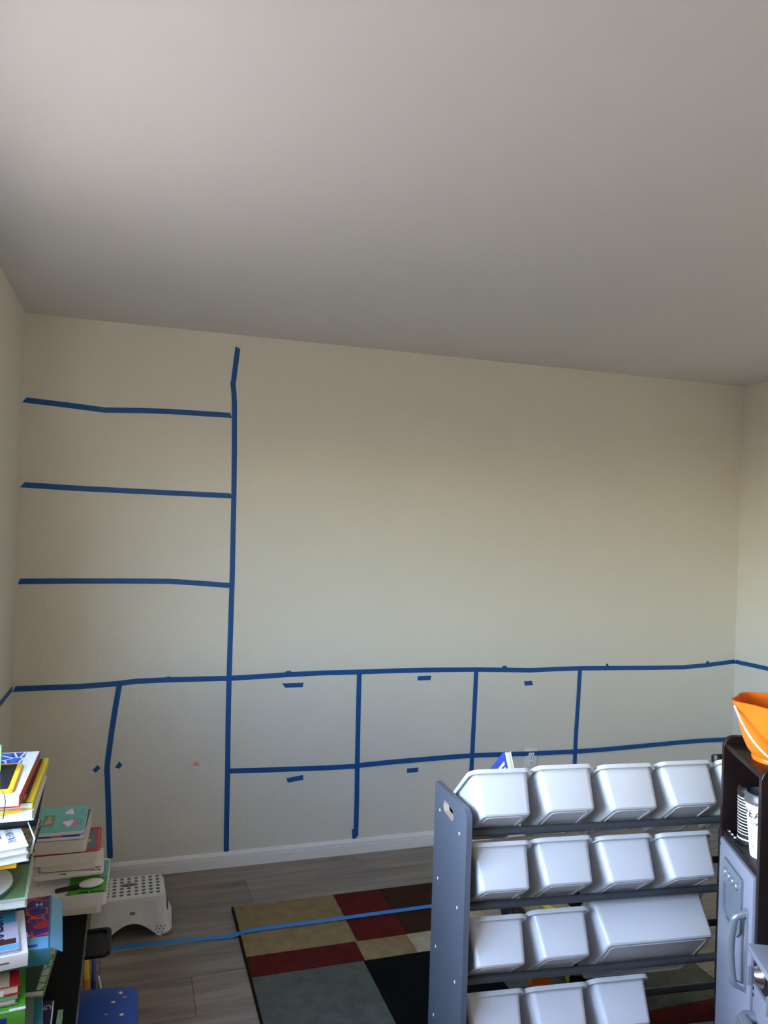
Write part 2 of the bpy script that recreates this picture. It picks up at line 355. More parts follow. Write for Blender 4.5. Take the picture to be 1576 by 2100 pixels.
# wall outlet
wo = thing('wall_outlet', 'white double wall outlet behind the bins under the lower tape line', 'outlet', (2.474, 0, 0.392))
boxo('cover_plate', 'trim_white', wo, -0.035, 0.035, -0.0065, 0, -0.057, 0.057, bev=0.002)
for dz in (-0.02, 0.02):
    s = boxo('socket', 'paper_white', wo, -0.0165, 0.0165, -0.0085, -0.006, dz-0.014, dz+0.014, bev=0.003)
    bm2 = nb()
    for dx in (-0.006, 0.006): box(bm2, dx-0.0012, dx+0.0012, -0.0089, -0.008, dz+0.0, dz+0.008)
    box(bm2, -0.002, 0.002, -0.0089, -0.008, dz-0.009, dz-0.005, bev=0.0005); obj('slots', bm2, 'ink_black', s)

# ------------------------------------------------------------------ rug
rug = thing('area_rug', 'colour-block area rug of tan, red, brown, grey and black rectangles', 'rug', (0, 0, 0))
RX0, RX1, RY0, RY1 = 0.905, 2.49, -2.70, -0.40
boxo('rug_backing', 'rug_edge', rug, RX0-0.008, RX1+0.008, RY0-0.008, RY1+0.008, 0.0, 0.008, bev=0.003)
rows = [(-0.40, -0.775, [(1.325, 'tan'), (1.53, 'red'), (1.78, 'brown'), (2.27, 'cream'), (2.49, 'black')]),
        (-0.775, -0.905, [(1.317, 'red'), (1.522, 'tan'), (1.78, 'cream'), (2.27, 'grey'), (2.49, 'red')]),
        (-0.905, -1.43, [(1.312, 'grey'), (1.75, 'black'), (2.49, 'grey')]),
        (-1.43, -1.60, [(1.31, 'tan'), (1.75, 'brown'), (2.49, 'red')]),
        (-1.60, -2.10, [(1.2, 'black'), (1.75, 'cream'), (2.49, 'tan')]),
        (-2.10, -2.70, [(1.4, 'red'), (2.0, 'grey'), (2.49, 'brown')])]
for ya, yb, cells in rows:
    xa = RX0
    for xb, c in cells:
        boxo('colour_block', 'rug_'+c, rug, xa+0.0005, xb-0.0005, yb+0.0005, ya-0.0005, 0.006, RUGZ+random.uniform(-0.0006, 0.0006), bev=0.002)
        xa = xb

# ------------------------------------------------------------------ toy organiser with tilted bins (its back is turned to us)
RA = -0.104
RO = Vector((1.3453, -1.6821, 0))
RW, RD, RHN, RHF = 1.010, 0.31, 0.835, 0.816
VN, VF, ZN, ZF, DZ = 0.060, 0.252, 0.751, 0.745, 0.2054
rack = thing('toy_organizer', 'dark grey wooden toy organizer frame holding rows of tilted white bins', 'shelf unit', RO, (0, 0, RA))
def fillet(poly, rads, n=6):
    out = []; N = len(poly)
    for i, (p, r) in enumerate(zip(poly, rads)):
        p = Vector(p); a = (Vector(poly[i-1])-p); b = (Vector(poly[(i+1) % N])-p)
        if r <= 0: out.append(tuple(p)); continue
        an = a.normalized(); bn = b.normalized(); ang = an.angle(bn); dd = r/math.tan(ang/2)
        c = p+(an+bn).normalized()*(r/math.sin(ang/2)); s = p+an*dd; e = p+bn*dd
        a0 = math.atan2(s.y-c.y, s.x-c.x); a1 = math.atan2(e.y-c.y, e.x-c.x)
        da = (a1-a0+math.pi) % (2*math.pi)-math.pi
        for k in range(n+1): out.append((c.x+r*math.cos(a0+da*k/n), c.y+r*math.sin(a0+da*k/n)))
    return out
def side_panel(x0, x1):
    bm = nb()
    outer = fillet([(0, 0.0135), (RD, 0.0135), (RD, RHF), (0, RHN)], [0.005, 0.005, 0.012, 0.03])
    hole = [(0.168+a, 0.775+b) for a, b in rrect(0.10, 0.033, 0.0162, 6)]
    vo = [bm.verts.new((x0, a, b)) for a, b in outer]; vh = [bm.verts.new((x0, a, b)) for a, b in hole]
    es = [bm.edges.new((vs[i], vs[(i+1) % len(vs)])) for vs in (vo, vh) for i in range(len(vs))]
    fs = [g for g in bmesh.ops.triangle_fill(bm, use_beauty=True, use_dissolve=False, edges=es)['geom'] if isinstance(g, bmesh.types.BMFace)]
    ex = bmesh.ops.extrude_face_region(bm, geom=fs)
    bmesh.ops.translate(bm, vec=(x1-x0, 0, 0), verts=[g for g in ex['geom'] if isinstance(g, bmesh.types.BMVert)])
    o = obj('side_panel', bm, 'rack_grey', rack)
    inner = [(0.168+a, 0.775+b) for a, b in rrect(0.0985, 0.0315, 0.0155, 6)]
    bm = nb(); e = 0.0004
    A = [(x0-e, a, b) for a, b in hole]; B = [(x0-e, a, b) for a, b in inner]; D = [(x1+e, a, b) for a, b in inner]; E_ = [(x1+e, a, b) for a, b in hole]
    loft(bm, [A, B, D, E_], False, False); obj('handle_slot', bm, 'mdf', o)
    bm = nb()
    for v, z0 in ((VN, ZN), (VF, ZF)):
        for i in range(4):
            b2 = nb(); lathe(b2, [(0.0045, 0), (0.0045, 0.0015), (0.003, 0.0022)], 12)
            bmesh.ops.transform(b2, matrix=Matrix.Translation((x0, v, z0-i*DZ)) @ Matrix.Rotation(R(-90), 4, 'Y'), verts=b2.verts)
            obj('screw', b2, 'white_plastic', o)
    bm.free()
side_panel(0, 0.016); side_panel(RW-0.016, RW)
for i in range(4):
    for v, z0 in ((VN, ZN), (VF, ZF)):
        z = z0-i*DZ
        obj('rail', tube(nb(), [(0.015, v, z), (RW-0.015, v, z)], 0.011, 16), 'rail_grey', rack, smooth=True)

def bin_mesh(w, l, h, taper=0.012):
    """open tapered tub with a rolled rim, bottom centred on 0"""
    wb, lb = w-2*taper, l-2*taper; t = 0.0025
    L = [rrect(wb-0.008, lb-0.008, 0.010), rrect(wb, lb, 0.013), rrect(w, l, 0.018)]
    shell = nb()
    loft(shell, [[(x, y, 0) for x, y in L[0]], [(x, y, 0.004) for x, y in L[1]], [(x, y, h-0.006) for x, y in L[2]],
                 [(x, y, h-0.006) for x, y in rrect(w-2*t, l-2*t, 0.016)], [(x, y, 0.006) for x, y in rrect(wb-2*t, lb-2*t, 0.011)]])
    rim = nb(); e = 0.0135
    lp = [rrect(w-0.001, l-0.001, 0.018), rrect(w+2*e-0.002, l+2*e-0.002, 0.028), rrect(w+2*e, l+2*e, 0.029), rrect(w+2*e-0.003, l+2*e-0.003, 0.028), rrect(w-2*t-0.002, l-2*t-0.002, 0.016), rrect(w-2*t-0.002, l-2*t-0.002, 0.016)]
    zs = [h-0.005, h-0.012, h-0.010, h, h, h-0.006]
    loft(rim, [[(x, y, z) for x, y in a] for a, z in zip(lp, zs)], False, False)
    foot = nb(); A, B = rrect(wb-0.03, lb-0.03, 0.012), rrect(wb-0.036, lb-0.036, 0.009)
    loft(foot, [[(x, y, 0.0005) for x, y in A], [(x, y, -0.002) for x, y in A], [(x, y, -0.002) for x, y in B], [(x, y, 0.0005) for x, y in B]], False, False)
    return shell, rim, foot
def meshes(w, l, h):
    out = []
    for nme, bm in zip(('tub', 'rim', 'foot_ridge'), bin_mesh(w, l, h)):
        o = obj(nme, bm, 'bin_white', smooth=True, angle=35); out.append((nme, o.data)); bpy.data.objects.remove(o)
    return out
SMALL = meshes(0.165, 0.25, 0.120); LARGE = meshes(0.36, 0.26, 0.130)
RMAT = Matrix.Translation(RO) @ Matrix.Rotation(RA, 4, 'Z')
def put_bin(row, u, theta, over, label, large=False, yaw=0.0, lb=0.226, rl=0.0, dz=0.0, group='white bins in the toy organizer'):
    th = R(theta); z = ZN-row*DZ
    ax = Vector((0, math.sin(th), math.cos(th))); e = Vector((0, math.cos(th), -math.sin(th)))
    c = Vector((u, VN, z+dz)) + ax*0.0145 + e*(lb/2-over)
    M = RMAT @ Matrix.Translation(c) @ Matrix.Rotation(-th, 4, 'X') @ Matrix.Rotation(R(yaw), 4, 'Z') @ Matrix.Rotation(R(rl), 4, 'Y')
    t = thing('storage_bin', label, 'bin', group=group); t.matrix_world = M
    for nme, me in (LARGE if large else SMALL): link(nme, me, None, t)
    return t
P0 = 0.112; PP = 0.1945
rown = ['top row', 'second row', 'third row', 'bottom row']
put_bin(0, P0+0.001, 38, 0.096, 'white plastic bin at the left end of the top row, before a blue book')
put_bin(0, P0+PP, 39, 0.096, 'white plastic bin second from the left in the top row', dz=0.004)
put_bin(0, P0+2*PP, 39, 0.096, 'white plastic bin third from the left in the top row')
put_bin(0, P0+3*PP, 41, 0.096, 'white plastic bin at the right end of the top row, toys showing above it')
put_bin(0, P0+4*PP, 41, 0.096, 'white plastic bin mostly hidden behind the play kitchen, far right of the top row')
put_bin(1, P0+0.001, 37, 0.110, 'white plastic bin at the left end of the second row, overlapping its neighbour')
put_bin(1, P0+PP, 38, 0.096, 'white plastic bin second from the left in the second row, sitting higher', dz=0.006)
put_bin(1, P0+2*PP, 39, 0.096, 'white plastic bin third from the left in the second row')
put_bin(1, P0+3*PP, 38, 0.096, 'white plastic bin at the right end of the second row')
put_bin(2, P0, 39, 0.096, 'white plastic bin at the left end of the third row')
put_bin(2, P0+PP, 41, 0.096, 'white plastic bin beside the wide bin in the third row', dz=0.004)
put_bin(2, P0+2.5*PP, 51, 0.115, 'wide double white bin tipped far over in the third row', large=True, lb=0.236)
put_bin(3, P0, 40, 0.096, 'white plastic bin at the left end of the bottom row', dz=-0.006)
put_bin(3, P0+PP, 40, 0.096, 'white plastic bin second from the left in the bottom row', dz=-0.006)
put_bin(3, P0+2*PP, 40, 0.096, 'white plastic bin last in the bottom row, beside the empty slot')

# ------------------------------------------------------------------ play kitchen, turned away from the right wall
KA = px(1486, 1512, 2, 1.04); KA.z = 0
KROT = math.atan2(-0.908, -0.419)
kit = thing('play_kitchen', 'dark espresso play kitchen with silver fridge door, stove and oven', 'toy kitchen', KA, (0, 0, KROT))
KD = 0.40
def kpanel(x0, x1, ztop, name='side_panel', yback=KD):
    lp = fillet([(0, 0.0135), (yback, 0.0135), (yback, ztop), (0, ztop)], [0, 0, 0.02, 0.03], 8)
    bm = nb(); loft(bm, [[(x0, a, b) for a, b in lp], [(x1, a, b) for a, b in lp]])
    bmesh.ops.bevel(bm, geom=[e for e in bm.edges if abs(e.verts[0].co.x-e.verts[1].co.x) < 1e-6], offset=0.0012, segments=1, affect='EDGES')
    return obj(name, bm, 'espresso', kit)
kpanel(-0.014, 0.004, 1.045); kpanel(0.272, 0.291, 1.045, 'partition_panel'); kpanel(0.90, 0.918, 1.045)
boxo('top_board', 'espresso', kit, 0.004, 0.272, 0.004, KD-0.006, 1.012, 1.026, bev=0.001)
boxo('shelf_board', 'espresso', kit, 0.004, 0.272, 0.002, KD-0.006, 0.772, 0.786, bev=0.001)
boxo('bottom_board', 'espresso', kit, 0.004, 0.90, 0.01, KD-0.006, 0.06, 0.075, bev=0.001)
boxo('toe_kick', 'espresso', kit, 0.004, 0.90, 0.02, 0.034, 0.0135, 0.06)
boxo('back_panel', 'espresso', kit, 0.004, 0.90, KD-0.006, KD-0.001, 0.06, 1.03)
dr = boxo('fridge_door', 'silver_paint', kit, 0.010, 0.268, -0.006, 0.008, 0.085, 0.770, bev=0.002)
for z in (0.757, 0.12):
    bm = nb()
    for dz in (-0.006, 0.010): box(bm, 0.011, 0.016, -0.0075, -0.005, z+dz-0.004, z+dz+0.004, bev=0.0008)
    obj('hinge', bm, 'black_plastic', dr)
# water and ice dispenser moulded on the door: frame, four buttons, recessed bay
bm = nb()
lp = fillet([(0.060, 0.735), (0.205, 0.735), (0.205, 0.60), (0.175, 0.575), (0.088, 0.575), (0.060, 0.60)][::-1], [0.008, 0.006, 0.006, 0.008, 0.02, 0.02][::-1], 4)
inn = fillet([(0.074, 0.672), (0.188, 0.672), (0.188, 0.607), (0.166, 0.588), (0.094, 0.588), (0.074, 0.607)][::-1], [0.006]*6, 4)
A = [bm.verts.new((a, -0.0062, b)) for a, b in lp]; A2 = [bm.verts.new((a, -0.013, b)) for a, b in lp]
B = [bm.verts.new((a, -0.013, b)) for a, b in inn]; B2 = [bm.verts.new((a, -0.0075, b)) for a, b in inn]
for P, Q in ((A, A2), (B, B2)):
    for k in range(len(P)): bm.faces.new((P[k], P[(k+1) % len(P)], Q[(k+1) % len(Q)], Q[k]))
bm.faces.new(B2)
es = [bm.edges.get((v[k], v[(k+1) % len(v)])) for v in (A2, B) for k in range(len(v))]
bmesh.ops.triangle_fill(bm, use_beauty=True, edges=es)
dp = obj('dispenser', bm, 'grey_plastic', dr)
for k in range(4):
    b2 = nb(); lathe(b2, [(0.011, 0), (0.011, 0.003), (0.0085, 0.006)], 20)
    bmesh.ops.transform(b2, matrix=Matrix.Translation((0.092+k*0.028, -0.013, 0.706)) @ Matrix.Rotation(R(90), 4, 'X'), verts=b2.verts)
    obj('button', b2, 'silver_plastic', dp, smooth=True)
hd = []
for k in range(25):
    t = k/24; z = 0.665-0.185*t; hd.append((0.232-0.006*math.sin(math.pi*t), -0.006-0.026*min(1, 5.0*math.sin(math.pi*t))**0.6 - 0.008*math.sin(math.pi*t), z))
bm = nb(); tube(bm, hd, [0.0095]*25, 12); obj('door_handle', bm, 'silver_plastic', dr, smooth=True)
boxo('handle_plate', 'silver_plastic', dr, 0.222, 0.244, -0.009, -0.005, 0.472, 0.676, bev=0.003)
# stove side
boxo('countertop', 'silver_paint', kit, 0.291, 0.90, -0.022, 0.30, 0.605, 0.622, bev=0.002)
boxo('burner_plate', 'grey_plastic', kit, 0.315, 0.72, 0.03, 0.26, 0.622, 0.640, bev=0.003)
boxo('control_panel', 'espresso', kit, 0.291, 0.90, -0.004, 0.012, 0.535, 0.605, bev=0.001)
for k in range(4):
    x = 0.345+k*0.12; b2 = nb()
    lathe(b2, [(0.026, 0), (0.026, 0.006), (0.022, 0.010), (0.018, 0.022), (0.016, 0.024)], 28)
    MM = Matrix.Translation((x, -0.004, 0.574)) @ Matrix.Rotation(R(90), 4, 'X'); bmesh.ops.transform(b2, matrix=MM, verts=b2.verts)
    kn = obj('knob', b2, 'chrome', kit, smooth=True)
    boxo('knob_grip', 'silver_plastic', kn, x-0.004, x+0.004, -0.040, -0.026, 0.552, 0.596, bev=0.003)
    for a in (120, 150, 90):
        boxo('tick_mark', 'paper_white', kn, x+0.036*math.cos(R(a))-0.0012, x+0.036*math.cos(R(a))+0.0012, -0.0046, -0.0038, 0.574+0.036*math.sin(R(a))-0.004, 0.574+0.036*math.sin(R(a))+0.004) if a != 90 else None
od = boxo('oven_door', 'silver_paint', kit, 0.293, 0.898, -0.008, 0.008, 0.085, 0.530, bev=0.002)
bm = nb()
for dz in (0.0, -0.016): box(bm, 0.296, 0.301, -0.0095, -0.007, 0.515+dz, 0.523+dz, bev=0.0008)
obj('hinge', bm, 'black_plastic', od)
bm = nb(); tube(bm, [(0.31, -0.008, 0.452), (0.31, -0.028, 0.452), (0.318, -0.038, 0.452), (0.86, -0.038, 0.452), (0.868, -0.028, 0.452), (0.868, -0.008, 0.452)], 0.017, 12)
obj('oven_handle', bm, 'silver_plastic', od, smooth=True)
mw = boxo('microwave', 'espresso', kit, 0.291, 0.90, 0.03, KD-0.006, 0.76, 1.0, bev=0.002)
boxo('microwave_window', 'grey_plastic', mw, 0.335, 0.72, 0.018, 0.031, 0.80, 0.955, bev=0.004)
KM = Matrix.Translation(KA) @ Matrix.Rotation(KROT, 4, 'Z')
def kw(x, y, z): return KM @ Vector((x, y, z))
# orange beach bucket on the kitchen
BL = (0.150, 0.090, 1.0265)
bk = thing('beach_bucket', 'orange plastic beach bucket with white wire handle on the play kitchen', 'bucket', kw(*BL), (0, 0, -0.33)); bk.scale = (1.08, 1.08, 0.92)
def scal(a, z):
    k = min(1, z/0.165); s = 1+0.045*k*math.cos(6*a+0.5)
    d = abs((a-math.pi*1.02+math.pi) % (2*math.pi)-math.pi); return s+(0.11*max(0, (z-0.115)/0.05)*max(0, 1-d/0.45) if z > 0.115 else 0)
prof = [(0.052, 0), (0.058, 0.0), (0.060, 0.006), (0.058, 0.012), (0.070, 0.03), (0.081, 0.06), (0.088, 0.09), (0.093, 0.12), (0.096, 0.14), (0.100, 0.163), (0.101, 0.166), (0.097, 0.166), (0.093, 0.14), (0.090, 0.12), (0.078, 0.06), (0.056, 0.02), (0.02, 0.016)]
obj('pail', lathe(nb(), prof, 72, scal), 'orange_plastic', bk, smooth=True, angle=50)
hp = [(0.110*math.cos(t), -0.118*math.sin(t)**0.8-0.004, 0.150-0.138*math.sin(t)**0.9) for t in [math.pi*k/28 for k in range(29)]]
obj('wire_handle', tube(nb(), hp, 0.0028, 8), 'white_plastic', bk, smooth=True)
bl = nb(); bmesh.ops.create_uvsphere(bl, u_segments=20, v_segments=12, radius=0.034)
mat('olive_yellow', (176, 150, 52), 0.5)
o = tag(obj('toy_ball', bl, 'olive_yellow', smooth=True), 'small olive yellow ball inside the orange bucket', 'ball'); o.location = kw(0.160, 0.092, 1.0265+0.108)
bm = nb(); box(bm, -0.012, 0.012, -0.004, 0.004, 0, 0.006, bev=0.0018)
o = tag(obj('metal_clip', bm, 'chrome'), 'small silver metal clip lying on the kitchen top beside the bucket', 'clip'); o.location = kw(0.075, 0.055, 1.0262); o.rotation_euler = (0, 0, 0.4)
# cups in the open compartment
cp = thing('striped_cup', 'black cup printed with white lines in the kitchen compartment', 'cup', kw(0.085, 0.050, 0.7862), (0, 0, 0))
obj('cup_body', lathe(nb(), [(0.0249, 0), (0.0332, 0.0), (0.0340, 0.004), (0.0332, 0.010), (0.0340, 0.022), (0.0336, 0.024)], 36), 'black_plastic', cp, smooth=True)
obj('printed_sleeve', lathe(nb(), [(0.0336, 0.0235), (0.0340, 0.024), (0.0361, 0.128), (0.0357, 0.1285)], 36), 'cup_stripes', cp, smooth=True)
obj('cup_lid', lathe(nb(), [(0.0357, 0.128), (0.0369, 0.130), (0.0369, 0.142), (0.0340, 0.146), (0.0315, 0.150), (0.0166, 0.151)], 36), 'black_plastic', cp, smooth=True)
obj('base_ring', lathe(nb(), [(0.0342, 0.012), (0.0344, 0.0125), (0.0344, 0.0155), (0.0342, 0.016)], 36), 'paper_white', cp, smooth=True)
pc = thing('paper_cup', 'white paper cup with a dark lid and printed label, beside the striped cup', 'cup', kw(0.172, 0.050, 0.7862), (0, 0, 0))
obj('cup_body', lathe(nb(), [(0.026, 0), (0.030, 0.0), (0.031, 0.004), (0.044, 0.138), (0.043, 0.139)], 40), 'paper_white', pc, smooth=True)
mat('lid_grey', (74, 76, 80), 0.35)
obj('cup_lid', lathe(nb(), [(0.043, 0.137), (0.047, 0.138), (0.0475, 0.146), (0.046, 0.150), (0.045, 0.160), (0.042, 0.163), (0.040, 0.158), (0.01, 0.156)], 40), 'lid_grey', pc, smooth=True)
ang0 = math.atan2(CAM.y-pc.location.y, CAM.x-pc.location.x)
for ch, da, zz, sz in (('P', -0.72, 0.112, 0.026), ('E', -0.30, 0.112, 0.026), ('A', 0.16, 0.112, 0.026), ('COR', -0.05, 0.090, 0.010), ('o', -0.35, 0.070, 0.008), ('o', -0.3, 0.050, 0.008), ('o', -0.25, 0.030, 0.008)):
    a = ang0+da-0.50; r = 0.031+(0.044-0.031)*zz/0.138+0.0012
    lettering(pc, ch, sz, (r*math.cos(a), r*math.sin(a), zz), (R(84.5), 0, a+math.pi/2), 'ink_black')
o = tag(obj('drinking_straw', tube(nb(), [(0, 0, 0), (-0.012, 0.0, 0.105), (-0.024, 0, 0.19)], 0.0028, 10), 'white_plastic', smooth=True), 'white stick leaning out between the two cups', 'straw')
o.location = kw(0.125, 0.115, 0.7862); o.rotation_euler = (0.0, R(-16), 0)
bm = nb(); tube(bm, [(0, 0, 0.004), (0.03, 0, 0.004), (0.06, 0.003, 0.005)], [0.004, 0.0022, 0.003], 8)
for k in range(3):
    b2 = bmesh.ops.create_uvsphere(bm, u_segments=8, v_segments=6, radius=0.005)['verts']; bmesh.ops.translate(bm, vec=(0.012+k*0.022, 0, 0.006), verts=b2)
o = tag(obj('bead_string', bm, 'chrome', smooth=True), 'short string of silver beads on the kitchen shelf beside the cups', 'beads'); o.location = kw(0.022, 0.012, 0.7862); o.rotation_euler = (0, 0, KROT)

# ------------------------------------------------------------------ things in and behind the bins
def in_bin(i): return [o for o in sc.objects if o.name == ('storage_bin' if i == 0 else 'storage_bin.%03d' % i)][0].matrix_world
bb = thing('board_book', 'blue board book standing in the first top row bin', 'book'); bb.matrix_world = in_bin(0) @ Matrix.Translation((0.044, -0.050, 0.008))
boxo('pages', 'pages', bb, -0.009, 0.009, -0.045, 0.10, 0, 0.175, bev=0.003)
boxo('front_cover', 'c_blue', bb, -0.0112, -0.009, -0.046, 0.101, 0, 0.176, bev=0.001)
boxo('back_cover', 'paper_white', bb, 0.009, 0.0112, -0.046, 0.101, 0, 0.176, bev=0.001)
mat('pale_yellow', (250, 240, 170), 0.5)
for k in range(3): boxo('cover_stripe', 'pale_yellow', bb, -0.0118, -0.0111, -0.036, 0.02-0.012*k, 0.142-0.016*k, 0.151-0.016*k)
ht = thing('toy_figure', 'toy with black hat and orange face in the top row bin beside the play kitchen', 'toy'); ht.matrix_world = in_bin(4) @ Matrix.Translation((-0.043, -0.07, 0.080)) @ Matrix.Scale(0.85, 4)
bm = nb(); bmesh.ops.create_uvsphere(bm, u_segments=18, v_segments=12, radius=0.036); bmesh.ops.scale(bm, vec=(1, 0.9, 1), verts=bm.verts); bmesh.ops.translate(bm, vec=(0, 0, 0.036), verts=bm.verts)
obj('head', bm, 'orange_plastic', ht, smooth=True)
bm = lathe(nb(), [(0.036, 0.060), (0.037, 0.063), (0.024, 0.065), (0.021, 0.093), (0.017, 0.096)], 24); bmesh.ops.rotate(bm, cent=(0, 0, 0.06), matrix=Matrix.Rotation(R(24), 3, 'X'), verts=bm.verts)
obj('hat', bm, 'black_plastic', ht, smooth=True)
# toys on the rug behind the organizer
def at_rug(u, v): p = px(u, v, 2, RUGZ); return (p.x, p.y, RUGZ+0.0008)
fl_t = thing('flower_toy', 'orange flower shaped toy standing on the rug behind the bins', 'toy', at_rug(1108, 2030), (0, 0, 0.2))
lp = [(0.05*(1+0.2*math.cos(5*t))*math.cos(t), 0.05*(1+0.2*math.cos(5*t))*math.sin(t)) for t in [2*math.pi*k/60 for k in range(60)]]
bm = prism(nb(), lp, -0.008, 0.008); bmesh.ops.transform(bm, matrix=Matrix.Translation((0, 0, 0.06)) @ Matrix.Rotation(R(75), 4, 'X'), verts=bm.verts); obj('petals', bm, 'orange_plastic', fl_t)
bm = lathe(nb(), [(0.014, 0.0), (0.014, 0.011), (0.01, 0.013)], 20); bmesh.ops.transform(bm, matrix=Matrix.Translation((0, 0, 0.06)) @ Matrix.Rotation(R(75), 4, 'X'), verts=bm.verts); obj('centre', bm, 'c_salmon', fl_t)
mat('lime', (176, 196, 40), 0.4)
bt = thing('building_block', 'lime and red ribbed toy block on the rug behind the bins', 'toy', at_rug(1243, 2014), (0, 0, 0.5)); bt.scale = (1.4, 1.4, 1.4)
boxo('block_body', 'c_red', bt, -0.03, 0.03, -0.022, 0.022, 0, 0.022, bev=0.002); bm = nb()
for k in range(7): box(bm, -0.03+k*0.0088, -0.0245+k*0.0088, -0.022, 0.022, 0.022, 0.028, bev=0.001)
box(bm, -0.031, 0.031, -0.023, 0.023, 0.0215, 0.024); obj('ribbed_top', bm, 'lime', bt)
ct = thing('toy_crate', 'small black and lime toy crate on the rug behind the bins', 'toy', at_rug(1190, 2014), (0, 0, -0.35)); ct.scale = (1.4, 1.4, 1.4)
bm = nb()
for a in ((-0.032, 0.032, -0.026, -0.023), (-0.032, 0.032, 0.023, 0.026), (-0.032, -0.029, -0.026, 0.026), (0.029, 0.032, -0.026, 0.026)): box(bm, *a, 0, 0.03)
box(bm, -0.032, 0.032, -0.026, 0.026, 0, 0.003); obj('crate_body', bm, 'black_plastic', ct)
boxo('crate_rim', 'lime', ct, -0.034, -0.0322, -0.027, 0.027, 0.0, 0.03)
bm = nb(); bmesh.ops.create_icosphere(bm, subdivisions=3, radius=0.05)
for v in bm.verts: v.co *= 1+0.18*math.sin(v.co.x*90+1)*math.cos(v.co.y*70); v.co.z = max(v.co.z, -0.03)*0.7
o = tag(obj('cloth_bag', bm, 'black_plastic', smooth=True), 'crumpled black cloth lying on the rug beyond the organizer', 'cloth'); o.location = (1.99, -0.76, RUGZ+0.0225)
o = tag(boxo('toy_stick', 'c_yellow', None, -0.011, 0.011, -0.08, 0.08, 0, 0.012, bev=0.003), 'yellow toy stick lying on the rug beyond the organizer', 'toy'); o.location = (2.165, -0.745, RUGZ+0.001); o.rotation_euler = (0, 0, 0.3)

# ------------------------------------------------------------------ step stool
SX, SY = 0.508, -0.412
st = thing('step_stool', 'white plastic step stool with grey anti-slip dots on top', 'step stool', (SX, SY, 0))
def stool_loop(k):
    """k 0 at the top edge, 1 at the foot; arches between the feet"""
    n = 14; out = []; hx, hy = 0.120+0.018*k+0.012*k**3, 0.092+0.014*k+0.012*k**3; r = 0.035+0.006*k
    pts = rrect(2*hx, 2*hy, r, 5); dense = []
    for i in range(len(pts)):
        a, b = Vector(pts[i]), Vector(pts[(i+1) % len(pts)]); m_ = max(1, int((b-a).length/0.012))
        for j in range(24 if (b-a).length > 0.05 else 1): dense.append(a.lerp(b, j/(24 if (b-a).length > 0.05 else 1)))
    for v in dense:
        if abs(v.y) >= hy-0.002: arch = 0.058*max(0, math.cos(max(-1, min(1, v.x/(hx*0.66)))*math.pi/2))
        elif abs(v.x) >= hx-0.002: arch = 0.045*max(0, math.cos(max(-1, min(1, v.y/(hy*0.6)))*math.pi/2))
        else: arch = 0
        out.append((v.x, v.y, 0.138+(arch-0.138)*k))
    return out
bm = nb()
top = stool_loop(0); inner = [(x*0.93, y*0.90, 0.146) for x, y, z in top]; mid = [(x*0.985, y*0.975, 0.1435) for x, y, z in top]
loft(bm, [inner, mid]+[stool_loop(k) for k in (0, 0.15, 0.3, 0.5, 0.7, 0.85, 0.95, 1.0)], True, False)
so = obj('stool_body', bm, 'stool_white', st, smooth=True, angle=60)
md = so.modifiers.new('shell', 'SOLIDIFY'); md.thickness = 0.003; md.offset = -1
bm = nb()
for r_ in range(6):
    for c_ in range(8):
        x = -0.0945+c_*0.027; y = -0.0675+r_*0.027
        if r_ == 3 and 2 <= c_ <= 4: continue
        y += 0.006*math.cos(c_/10*math.pi*2)*0
        prism(bm, [(x+0.0077*math.cos(2*math.pi*k/12), y+0.0077*math.sin(2*math.pi*k/12)) for k in range(12)], 0.1455, 0.1472)
obj('anti_slip_dots', bm, 'stool_grey', st)['kind'] = 'stuff'
obj('grip_slot', prism(nb(), [(-0.0135+0.034*math.cos(2*math.pi*k/24), 0.0135+0.013*math.sin(2*math.pi*k/24)) for k in range(24)], 0.1456, 0.1470), 'stool_grey', st)
for sx in (-1, 1):
    for sy in (-1, 1):
        bm = lathe(nb(), [(0.020, 0), (0.027, 0.0), (0.027, 0.006), (0.02, 0.007)], 20); bmesh.ops.translate(bm, vec=(sx*0.124, sy*0.094, 0), verts=bm.verts)
        fo = obj('rubber_foot', bm, 'stool_grey', st, smooth=True)
lb = boxo('barcode_label', 'paper_white', st, -0.017, 0.017, -0.1042, -0.1030, 0.074, 0.102)
bm = nb()
for k in range(8): box(bm, -0.009+k*0.0024, -0.009+k*0.0024+(0.0016 if k % 3 else 0.0009), -0.1048, -0.1040, 0.080, 0.097)
obj('barcode', bm, 'ink_black', lb)
boxo('red_sticker', 'c_red', st, 0.1295, 0.1308, -0.062, -0.046, 0.10, 0.116); boxo('teal_sticker', 'c_dkteal', st, 0.131, 0.1336, -0.062, 0.01, 0.07, 0.094)
bm = nb()
for k in range(9): prism(bm, [(0.0029*math.cos(2*math.pi*j/8), 0.0029*math.sin(2*math.pi*j/8)) for j in range(8)], 0, 0.001); bmesh.ops.transform(bm, matrix=Matrix.Translation((0.083+0.014*(k % 3)+0.005*(k//3), -0.1190, 0.016+0.011*(k//3))) @ Matrix.Rotation(R(90), 4, 'X'), verts=bm.verts[-16:] if False else [v for v in bm.verts if abs(v.co.z) <= 0.0011 and abs(v.co.x) < 0.003 and abs(v.co.y) < 0.003])
obj('foot_dots', bm, 'stool_grey', st)['kind'] = 'stuff'

